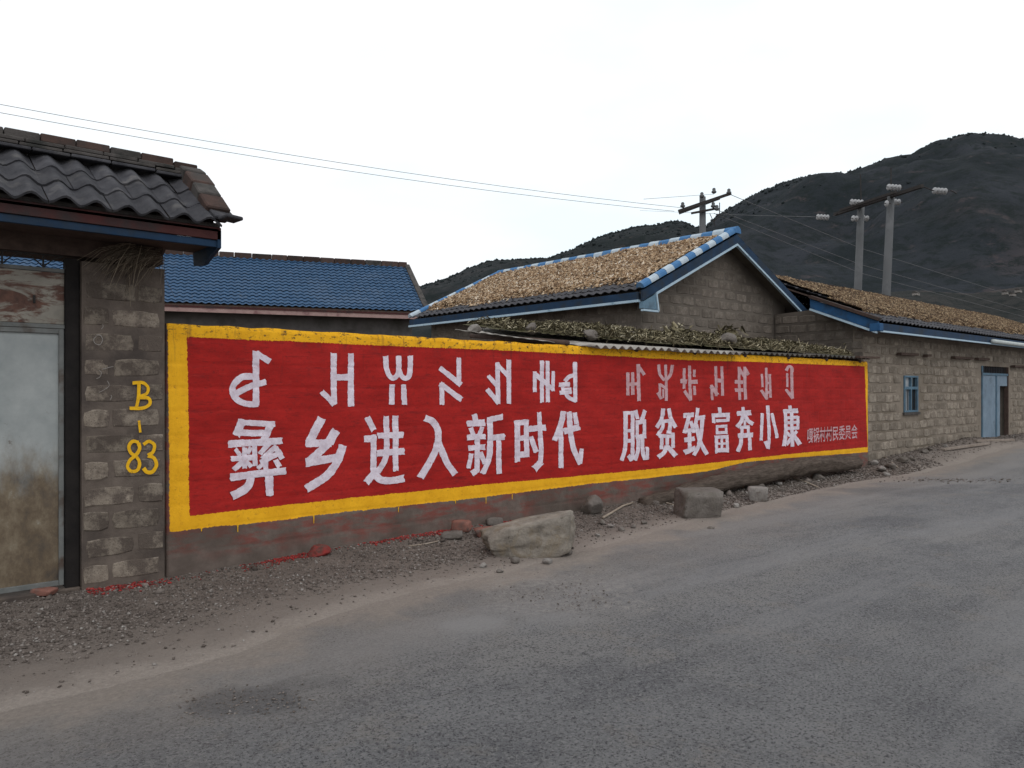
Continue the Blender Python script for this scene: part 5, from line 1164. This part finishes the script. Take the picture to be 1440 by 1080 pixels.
pos = np.stack([uu, vv, sheet_z(uu, vv)+.03+heap_h(uu, vv)+rng.uniform(-.02, .035, cn)], 1); s = rng.uniform(.02, .055, cn)
c = scatter('stalks', BLADE_V, BLADE_F, pos, rotmats(cn, .5), np.stack([s, s*.12+.003, s*.2], 1), M['dry_grass']); c.parent = hp

cn = 1500; uu = rng.uniform(6.9, 15.2, cn); vv = np.abs(rng.normal(.1, .35, cn))-.05; vv = np.minimum(vv, 2.0); keep = heap_h(uu, vv) > .01; uu, vv = uu[keep], vv[keep]; cn = len(uu)
pos = np.stack([uu, vv, sheet_z(uu, vv)+.04+heap_h(uu, vv)], 1); s = rng.uniform(.05, .16, cn)
c = scatter('long_stalks', BLADE_V, BLADE_F, pos, rotmats(cn, .45), np.stack([s, s*0+.004, s*.15], 1), M['straw_pale']); c.parent = hp
# ---------------------------------------------------------------- rocks
def icos(sub):
    t = (1+5**.5)/2; V = [(-1,t,0),(1,t,0),(-1,-t,0),(1,-t,0),(0,-1,t),(0,1,t),(0,-1,-t),(0,1,-t),(t,0,-1),(t,0,1),(-t,0,-1),(-t,0,1)]
    F = [(0,11,5),(0,5,1),(0,1,7),(0,7,10),(0,10,11),(1,5,9),(5,11,4),(11,10,2),(10,7,6),(7,1,8),(3,9,4),(3,4,2),(3,2,6),(3,6,8),(3,8,9),(4,9,5),(2,4,11),(6,2,10),(8,6,7),(9,8,1)]
    V = [np.array(v)/np.linalg.norm(v) for v in V]
    for _ in range(sub):
        c = {}; G = []
        def mid(a, b):
            k = (min(a, b), max(a, b))
            if k not in c: m_ = V[a]+V[b]; V.append(m_/np.linalg.norm(m_)); c[k] = len(V)-1
            return c[k]
        for a, b, d in F:
            x, y, z = mid(a, b), mid(b, d), mid(d, a); G += [(a,x,z),(b,y,x),(d,z,y),(x,y,z)]
        F = G
    return np.array(V), np.array(F)
ICO = {k: icos(k) for k in (2, 3, 4)}
def rock(name, c, size, seed, mat, label, cat='rock', sub=3, planes=14, rot=0, rough=.06, group=None, tilt=0, shape=None, flatb=True, parent=None, boxy=.0):
    V, F = ICO[sub]; r_ = np.random.default_rng(seed); nn = r_.standard_normal((planes, 3)); nn /= np.linalg.norm(nn, axis=1)[:, None]; dd = r_.uniform(.62, .9, planes)
    if boxy:
        ax = np.array([(1,0,0),(-1,0,0),(0,1,0),(0,-1,0),(0,0,1),(0,0,-1)], float)+r_.normal(0, .10, (6, 3)); nn = np.concatenate([nn, ax/np.linalg.norm(ax, axis=1)[:, None]]); dd = np.concatenate([np.clip(dd*1.35, 0, 1.3), r_.uniform(boxy-.06, boxy+.04, 6)])
    dot = V@nn.T; rad = np.where(dot > .05, dd[None]/np.maximum(dot, .05), 9).min(1); rad = np.minimum(rad, 1.15)
    P = V*rad[:, None]
    P = P*(1+rough*fbm(P[:, 0], P[:, 1], P[:, 2], 3, 5, seed))[:, None]
    P = P/np.abs(P).max(0)*np.array(size)/2
    if shape is not None: P = shape(P)
    a = R(tilt); P = np.stack([P[:, 0]*math.cos(a)-P[:, 2]*math.sin(a), P[:, 1], P[:, 0]*math.sin(a)+P[:, 2]*math.cos(a)], 1)
    b = R(rot); P = np.stack([P[:, 0]*math.cos(b)-P[:, 1]*math.sin(b), P[:, 0]*math.sin(b)+P[:, 1]*math.cos(b), P[:, 2]], 1)
    o = put(name, P+np.array(c), F, mat, parent, False, loc=np.array(c, float))
    m_ = o.modifiers.new('bevel', 'BEVEL') if False else None
    if parent is None: tag(o, label, cat, group)
    return o
def gz_at(x, y): return float(ground_z(np.array([x]), np.array([y]))[0])
def place(px, py, back=0.0):
    p = on_z(px, py, 0.02); return p
# wedge boulder: low at the left, high at the right (seen from the camera)
p = place(745, 782); q = p+FW*.22
camrot = -41
def wedge(P):
    t = (P[:, 0]/.47+1)/2; t = np.clip(t, 0, 1); P = P.copy(); P[:, 2] = (P[:, 2]+.22)*(.52+.50*t)-.22; P[:, 1] *= .70+.30*np.sin(t*2.6+.4); P[:, 0] += .03*P[:, 2]; return P
b1 = rock('boulder', (q[0], q[1], .21), (.97, .52, .52), 5, M['boulder'], 'large wedge-shaped grey boulder lying on the gravel beside the road', 'boulder', 4, 30, camrot+2, .09, shape=wedge, boxy=.72)
p = place(988, 728); q = p+FW*.24
rock('boulder', (q[0], q[1], .16), (.60, .48, .46), 14, M['rock_grey'], 'blocky squarish grey boulder in front of the lying log', 'boulder', 4, 8, camrot+8, .06, boxy=.72)
p = place(1070, 704); q = p+FW*.14
rock('boulder', (q[0], q[1], .09), (.31, .28, .24), 23, M['stone_pale'], 'small pale block of stone right of the squarish boulder', 'stone', 3, 8, camrot-6, .05, boxy=.74)
p = on_z(842, 726, .02); rock('rock', (p[0], -.22, .13), (.34, .30, .30), 31, M['rock_grey'], 'dark round rock against the wall foot left of the log', 'rock', 3, 12, 20, .06)
def brk(px, py, sz, rot, mat, label, cat, seed, h=None):
    p = on_z(px, py, .03); return rock('broken_brick' if cat == 'brick' else 'stone', (p[0], p[1], sz[2]*.42+gz_at(p[0], p[1])), sz, seed, mat, label, cat, 2, 6, rot, .03, boxy=.72)
brk(636, 757, (.24, .15, .09), -35, M['rock_grey'], 'flat grey broken block left of the red bricks', 'stone', 41)
brk(649, 750, (.22, .13, .13), -60, M['red_brick'], 'rounded reddish broken brick leaning behind the flat grey block', 'brick', 42)
brk(683, 754, (.26, .15, .11), -30, M['red_brick'], 'reddish broken brick touching the left tip of the big boulder', 'brick', 43)
brk(694, 741, (.20, .14, .09), -10, M['rock_grey'], 'grey broken stone behind the reddish brick by the boulder tip', 'stone', 44)
brk(60, 833, (.20, .12, .07), -45, M['red_brick'], 'brick piece wedged under the metal gate', 'brick', 45)
p = on_z(452, 783, .02); rock('painted_stone', (p[0], p[1]+.05, .06), (.24, .14, .14), 46, M['red_stone'], 'stone splashed with bright red paint at the wall foot', 'stone', 3, 8, -15, .12)
sm = [(770,790,.05),(800,777,.05),(846,735,.05),(858,740,.035),(905,735,.04),(742,742,.05),(1035,712,.05),(1000,742,.04),(1052,690,.05),(1095,684,.05),(1100,690,.04),(1060,700,.04),(840,752,.03),(873,745,.04),(922,712,.045),(1240,664,.09),(1252,662,.10),(1270,659,.10),(1228,660,.08),(1300,652,.07),(1308,650,.06),(1330,647,.06),(890,741,.035),(703,802,.03),(680,795,.035),(724,789,.045),(1283,657,.06),(1246,668,.06)]
for i, (a, b, s) in enumerate(sm):
    p = on_z(a, b, .02); p[1] = min(p[1], -.06 if p[0] < 15.3 else .08)
    rock('rubble', (p[0], p[1], gz_at(p[0], p[1])+s*.5), (s*2.4, s*1.9, s*1.5), 100+i, M['rock_grey'] if i % 3 else M['stone_pale'], 'small broken stone lying on the dirt between wall and road', 'stone', 2, 8, i*37, .05, group='small rubble stones on the verge')
# lumps holding down the lean-to roof
RS = [(668,457,.27,.16,'pale flat stone at the left end of the lean-to roof'),(747,471,.30,.20,'first rounded stone from the left on the stalk heap'),(830,474,.42,.20,'broad pinkish grey stone on the heap above the border'),(886,476,.24,.18,'small grey stone between two larger ones on the lean-to'),(1022,480,.50,.30,'largest pointed stone on the lean-to roof'),(945,465,.28,.12,'flat brown stone at the back of the stalk heap'),(1085,478,.30,.16,'pale slab below the right side of the gable'),(1168,486,.45,.18,'pale flat stone near the right end of the lean-to'),(1205,491,.30,.22,'grey stone at the right end of the lean-to roof')]
for i, (a, b, w_, h_, lab) in enumerate(RS):
    y = [1.15,.95,.55,.6,.4,1.5,1.3,.6,.5][i]; p = on_y(a, b, y)
    z = float(sheet_z(p[0], y)+heap_h(np.array([p[0]]), np.array([y]))[0]); zc = max(z+h_*.25, p[2])
    rock('roof_stone', (p[0], y, z+h_*.12), (w_*.8, w_*.6, h_*.85), 200+i, M['stone_pale'] if i in (0,6,7) else M['rock_grey'], lab, 'stone', 3, 10, 15*i, .05, group='stones on the lean-to roof')
# tufts poking up on the heap
for i, (a, b) in enumerate([(952,461),(1023,463),(848,462),(1197,478)]):
    p = on_y(a, b+4, 1.3 if i < 3 else .6); t = thing('stalk_tuft', p, ['dark tuft of stalks left of the gable centre','dark tuft of stalks above the largest roof stone','low tuft of stalks on the left part of the heap','tuft of stalks near the right end of the lean-to'][i], 'dry stalks', 'tufts on the stalk heap')
    nb = 90; pos = p+rng.normal(0, 1, (nb, 3))*[.13, .09, .05]; s = rng.uniform(.04, .10, nb); scatter('blades', BLADE_V, BLADE_F, pos, rotmats(nb, .9), np.stack([s, s*.2+.003, s*.2], 1), M['dry_grass'], parent=t)

# ---------------------------------------------------------------- log, sticks, planks
la = [(905,708,.05,.09),(960,697,.13,.12),(1010,688,.19,.14),(1060,677,.245,.14),(1110,668,.27,.14),(1160,661,.265,.135),(1204,657,.235,.125)]
pts = []; rad = []
for a, b, z, r_ in la:
    p = on_y(a, b, -.24); pts.append((p[0], -.24+(.03 if a < 950 else 0), z)); rad.append(r_)
pp = spline(np.array(pts)); rr = np.interp(np.linspace(0, 1, len(pp)), np.linspace(0, 1, len(rad)), rad)
mb = MB(); mb.tube(list(densify(pp, .06)), list(np.interp(np.linspace(0, 1, len(densify(pp, .06))), np.linspace(0, 1, len(rr)), rr)), 24); V = np.array(mb.V)
V = V+np.stack([V[:, 0]*0, .045*fbm(V[:, 0], V[:, 1]*6, V[:, 2]*6, 1.6, 5, 61), .045*fbm(V[:, 0], V[:, 1]*6, V[:, 2]*6, 1.6, 5, 62)], 1)
ax_ = np.array([pp[np.argmin(np.abs(pp[:, 0]-v[0]))] for v in V]); dv = V-ax_; th_ = np.arctan2(dv[:, 2], dv[:, 1])
V[:, 1:] += (dv[:, 1:]*(.22*fbm(V[:, 0]*1.6, th_*2.2, 0, 2.2, 5, 63))[:, None])
o = put('log', V, mb.F, M['bark'], None, True, loc=pts[0]); tag(o, 'long crooked dark tree trunk lying along the foot of the red wall', 'log')
for k in (4, -8):
    c = pp[k]; mb = MB()
for i, (a, b) in enumerate([(1065,692),(1150,674)]):
    p = on_y(a, b, -.26); rock('rubble', (p[0], -.26, .06), (.28, .26, .15), 300+i, M['rock_grey'], ['stone propping the log just right of the small pale block','stone propping the right half of the log'][i], 'stone', 2, 8, 30*i, .05)
def stick(pxs, r_, mat, label, cat='stick', name='stick', z=.03, sides=6):
    P = []
    for a, b in pxs:
        q = on_z(a, b, z)
        if q[1] > -.06 and q[0] < 15.3: q = on_y(a, b, -.10)
        q[2] = max(q[2], gz_at(q[0], q[1])+r_); P.append(q)
    mb = MB(); mb.tube(P, [r_*(1-.25*i/len(P)) for i in range(len(P))], sides); o = mb.build(name, mat, None, True, loc=P[0]); tag(o, label, cat); return o
stick([(848,728),(862,722),(876,716),(890,712)], .016, M['stick'], 'bent pale stick beside the dark round rock')
stick([(1112,671),(1130,678),(1150,685)], .016, M['stick'], 'thin stick sloping to the road near the log end')
stick([(920,707),(948,710)], .012, M['stick'], 'short twig at the left end of the log')
stick([(575,768),(600,765),(625,760)], .008, M['stick'], 'thin twig on the gravel left of the red bricks')
stick([(1244,655),(1262,661)], .02, M['stick'], 'short stick at the corner of the long house')
def pole2(a, b, name, lab, wd, ht, z=.38):
    p = on_y(*a, -.35); q = on_y(*b, -.55); p[2] = max(p[2], gz_at(p[0], p[1])+ht/2); q[2] = max(q[2], gz_at(q[0], q[1])+ht/2); mb = MB(); mb.beam(p, q, wd, ht); o = mb.build(name, M['plank'], None, loc=p, bev=.005); tag(o, lab, 'plank')
pole2((1325,641), (1388,629), 'plank', 'left one of two weathered planks lying before the blue door', .12, .05)
pole2((1372,636), (1424,624), 'plank', 'longer pale plank lying in front of the open blue door', .09, .06)
p = on_z(960, 721, .03); mb = MB(); mb.beam(p, p+np.array([.09, .01, .01]), .05, .03); o = mb.build('wood_chip', M['litter'], None, loc=p); tag(o, 'small pale piece of wood beside the squarish boulder', 'litter')

# ---------------------------------------------------------------- loose gravel
def gravel(name, npt, xr, smin, smax, mat, dens, label, cat, ymax=-.03, on_road=False):
    x = rng.uniform(xr[0], xr[1], npt); e = edge_y(x); f = rng.random(npt)
    y = (e+.15)+(ymax-(e+.15))*f if not on_road else e-rng.exponential(.9, npt)
    k = rng.random(npt) < dens(x, y, f); x, y = x[k], y[k]; m_ = len(x)
    s = smin+(smax-smin)*rng.random(m_)**3.5; s = np.where(rng.random(m_) < .004, s*2.6, s)
    pos = np.stack([x, y, ground_z(x, y)+s*.25+(.010 if on_road else 0)], 1)
    V, F = OCT_V, OCT_F
    scl = np.stack([s, s*rng.uniform(.6, 1, m_), s*rng.uniform(.4, .75, m_)], 1)
    o = scatter(name, V, F, pos, rotmats(m_, .35), scl, mat, jitter=.35); tag(o, label, cat); return o
def dens_g(x, y, f):
    return np.clip(.06+.85*smooth(.18, .42, f)*(.45+.9*(.5+fbm(x, y, 0, .9, 3, 201)))*(1-.55*smooth(5, 10, x)), 0, 1)
gravel('gravel', 60000, (-.6, 8.5), .004, .019, M['gravel'], dens_g, 'loose gravel and small stones in front of the gate and wall', 'gravel')
gravel('gravel', 14000, (8, 17), .008, .032, M['gravel'], lambda x, y, f: .5+.5*(.5+fbm(x, y, 0, .9, 3, 205)), 'sparser gravel along the log and far wall', 'gravel')
gravel('gravel', 5000, (15.4, 26), .012, .03, M['gravel'], lambda x, y, f: f, 'rubbly grit banked along the long house', 'gravel', ymax=.1)
gravel('road_grit', 1500, (-1, 16), .003, .011, M['gravel'], lambda x, y, f: .6, 'scattered grit on the asphalt', 'grit', on_road=True)
# broken bits in the pothole patches
def chips(px, py, rx_m, ry_m, cnt, smin, smax, mat, name, label, cat):
    c = on_z(px, py, 0); a = rng.normal(0, .5, cnt)*rx_m; b = rng.normal(0, .5, cnt)*ry_m
    x = c[0]+RT[0]*a+FW[0]*b; y = c[1]+RT[1]*a+FW[1]*b; y = np.minimum(y, -.03 if c[0] < 15.3 else .1); s = smin+(smax-smin)*rng.random(cnt)**3
    pos = np.stack([x, y, np.maximum(ground_z(x, y), gbase(x, y)+.012)+s*.1], 1)
    o = scatter(name, OCT_V, OCT_F, pos, rotmats(cnt, .2), np.stack([s, s*.8, s*.45], 1), mat, jitter=.35); tag(o, label, cat)
chips(800, 842, .5, .5, 420, .003, .012, M['gravel'], 'road_rubble', 'broken asphalt crumbs in the worn patch below the boulder', 'rubble')
chips(350, 990, .4, .22, 380, .003, .012, M['gravel'], 'road_rubble', 'dark loose crumbs in the pothole at lower left', 'rubble')
chips(1345, 676, 1.2, .35, 260, .01, .03, M['gravel'], 'road_rubble', 'light crumbs on the far road bend', 'rubble')
# red paint spilt along the wall foot
cnt = 6500; x = rng.uniform(1.45, 6.6, cnt); x = np.concatenate([x, rng.uniform(4.0, 6.0, 500), rng.uniform(8.6, 9.6, 60)]); y = -.05-np.abs(rng.normal(0, .06, len(x)))*(1+.8*(x < 3))
keep = rng.random(len(x)) < np.clip(.25+1.4*fbm(x, 0, 0, 2.2, 3, 301)+.2*smooth(3, 4.5, x), .04, 1)
x, y = x[keep], y[keep]; s = .005+.017*rng.random(len(x))**2.5
o = scatter('paint_flakes', OCT_V, OCT_F, np.stack([x, y, ground_z(x, y)+s*.3], 1), rotmats(len(x), .3), np.stack([s, s*.8, s*.4], 1), M['red_chip'], jitter=.35)
tag(o, 'gravel spattered with red paint along the wall foot', 'paint spatter')

# ---------------------------------------------------------------- power poles and lines
def sockets(): pass
INS = [(0.018,0),(0.04,.006),(.118,.014),(.122,.032),(.07,.048),(.035,.07),(.025,.085)]
disc_me = {}
def ins_string(parent, a, d, n_=4, sc=1.0):
    a = np.array(a, float); d = np.array(d, float); d /= np.linalg.norm(d)
    mb = MB(); mb.tube([a-d*.08, a+d*(.16*sc*n_+.06)], .018, 6); s_ = mb.build('insulator_string', M['iron'], parent)
    for k in range(n_):
        mb = MB(); mb.lathe([(r_*sc*1.05, h_*sc) for r_, h_ in INS], a+d*(.16*sc*k), d, 12); mb.build('insulator_disc', M['porcelain'], s_, True)
def pin(parent, c, sc=1.0):
    mb = MB(); mb.lathe([(.03*sc, 0), (.075*sc, .03*sc), (.08*sc, .07*sc), (.05*sc, .10*sc), (.055*sc, .15*sc), (.03*sc, .18*sc)], c, (0, 0, 1), 10); mb.build('pin_insulator', M['concrete_pole'], parent, True)
# single pole behind the roof ridge
ZP = 31.0
pt = at_z(988, 277, ZP); pb = pt.copy(); pb[2] = 0
t1 = thing('utility_pole', pb, 'single concrete utility pole with dark crossarms rising behind the gable peak', 'utility pole', 'concrete power poles')
mb = MB(); mb.tube([pb, pt], [.19, .125], 14); mb.build('pole', M['concrete_pole'], t1, True)
def P1(px, py, dz=0): return at_z(px, py, ZP+dz)
mb = MB(); mb.beam(P1(954,297,-.25), P1(1028,272,-.25), .09, .11); mb.build('crossarm', M['iron'], t1)
mb = MB(); mb.beam(P1(955,300,.25), P1(1012,279,.25), .08, .09); mb.build('crossarm', M['iron'], t1)
mb = MB(); mb.beam(P1(972,300,-.2), P1(1009,293,-.2), .07, .08); mb.build('crossarm', M['iron'], t1)
for a in ((960,293),(1004,273),(1025,274),(987,279),(1003,293),(1008,297)):
    c = P1(*a, -.25); pin(t1, c+np.array([0, 0, .02]), 1.25)
mb = MB(); mb.tube([P1(1012,285), P1(1012,300), P1(1004,312)], .02, 5); mb.tube([P1(998,300), P1(1006,318)], .015, 5); mb.build('stay_wires', M['iron'], t1)
for a, b in (((950,297),(925,294)), ((946,298),(913,299)), ((1000,272),(970,276))):
    ins = 0
# twin-pole frame
ZA, ZB = 33.6, 31.6
h1 = at_z(1211, 286, ZA); h2 = at_z(1253, 274, ZB)
b1_ = at_z(1204, 470, ZA); b2_ = at_z(1243.5, 470, ZB)
def down(a, b): d = (b-a); k = -a[2]/d[2]; return a+d*k
g1, g2 = down(h1, b1_), down(h2, b2_)
hp_ = thing('twin_pole_frame', (g1+g2)/2*[1, 1, 0], 'tall twin concrete poles joined by a dark crossarm with white insulator strings', 'utility pole', 'concrete power poles')
mb = MB(); mb.tube([g1, h1], [.20, .14], 14); mb.build('pole', M['concrete_pole'], hp_, True)
mb = MB(); mb.tube([g2, h2], [.20, .14], 14); mb.build('pole', M['concrete_pole'], hp_, True)
ca, cb = at_z(1174, 301.5, 35.2), at_z(1297, 261.5, 29.8)
mb = MB(); mb.beam(ca+np.array([0, 0, 0]), cb, .14, .13); mb.build('crossarm', M['iron'], hp_)
mb = MB(); dd_ = np.cross((cb-ca)/np.linalg.norm(cb-ca), (0, 0, 1)); mb.beam(ca*.85+cb*.15+dd_*.3, ca*.2+cb*.8+dd_*.3, .10, .10); mb.build('crossarm', M['iron'], hp_)
for a, b, Zq, k in ((1149.5,305,34.6,4), (1197,284,33.2,4), (1199,307,33.3,2), (1214,307,33.9,2), (1249,263,31.2,4), (1246,286,31.3,1), (1258,284,31.9,2), (1313.5,268,30.2,4)):
    p = at_z(a, b, Zq); ins_string(hp_, p, RT*1.0+FW*.25+np.array([0, 0, .0]), k, 1.02)
mb = MB()
for a, b in (((1171,304,34.7),(1178,300,35)), ((1297,262,29.9),(1312,268,30.1)), ((1220,285,33.3),(1226,287,33)), ((1210,245,33.6),(1211,286,33.6)), ((1253,236,31.6),(1253,274,31.6)), ((1337,268,30.4),(1345,272,31))):
    mb.tube([at_z(*a), at_z(*b)], .022, 5)
mb.build('fittings', M['iron'], hp_)
def wire(pts, r_, label, sagz=0.0):
    P = [np.array(p, float) for p in pts]; out = []
    for a, b in zip(P[:-1], P[1:]):
        for t in np.linspace(0, 1, 14, endpoint=False): q = a+(b-a)*t; q[2] -= sagz*4*t*(1-t); out.append(q)
    out.append(P[-1]); mb = MB(); mb.tube(out, r_, 5); o = mb.build('power_line', M['wire'], None, True, loc=P[0]); tag(o, label, 'power line', 'overhead wires')
wire([at_z(-260, 97, 20), P1(957,292,-.25)], .0085, 'upper of the two long overhead wires crossing the sky at left', .32)
wire([at_z(-260, 109, 20), P1(948,297,-.2)], .0085, 'lower of the two long overhead wires crossing the sky at left', .35)
wire([at_z(905, 280, 29), P1(1004,273,-.2)], .007, 'short faint wire end left of the single pole top')
wire([P1(1028,274,-.25), at_z(1210,349,40), at_z(1440,421,55), at_z(1700,500,75)], .012, 'topmost wire running down right from the single pole across the mountain')
wire([P1(1010,296,-.2), at_z(1210,372,40), at_z(1440,437,55), at_z(1700,505,75)], .012, 'middle wire running down right from the single pole across the mountain')
wire([P1(1004,300,-.2), at_z(1210,384,40), at_z(1420,440,55), at_z(1700,515,75)], .012, 'lowest wire running down right from the single pole across the mountain')
wire([at_z(1149,305,34.6), at_z(1060,303,50), at_z(900,296,80)], .012, 'faint wire leading left from the leftmost insulator string')
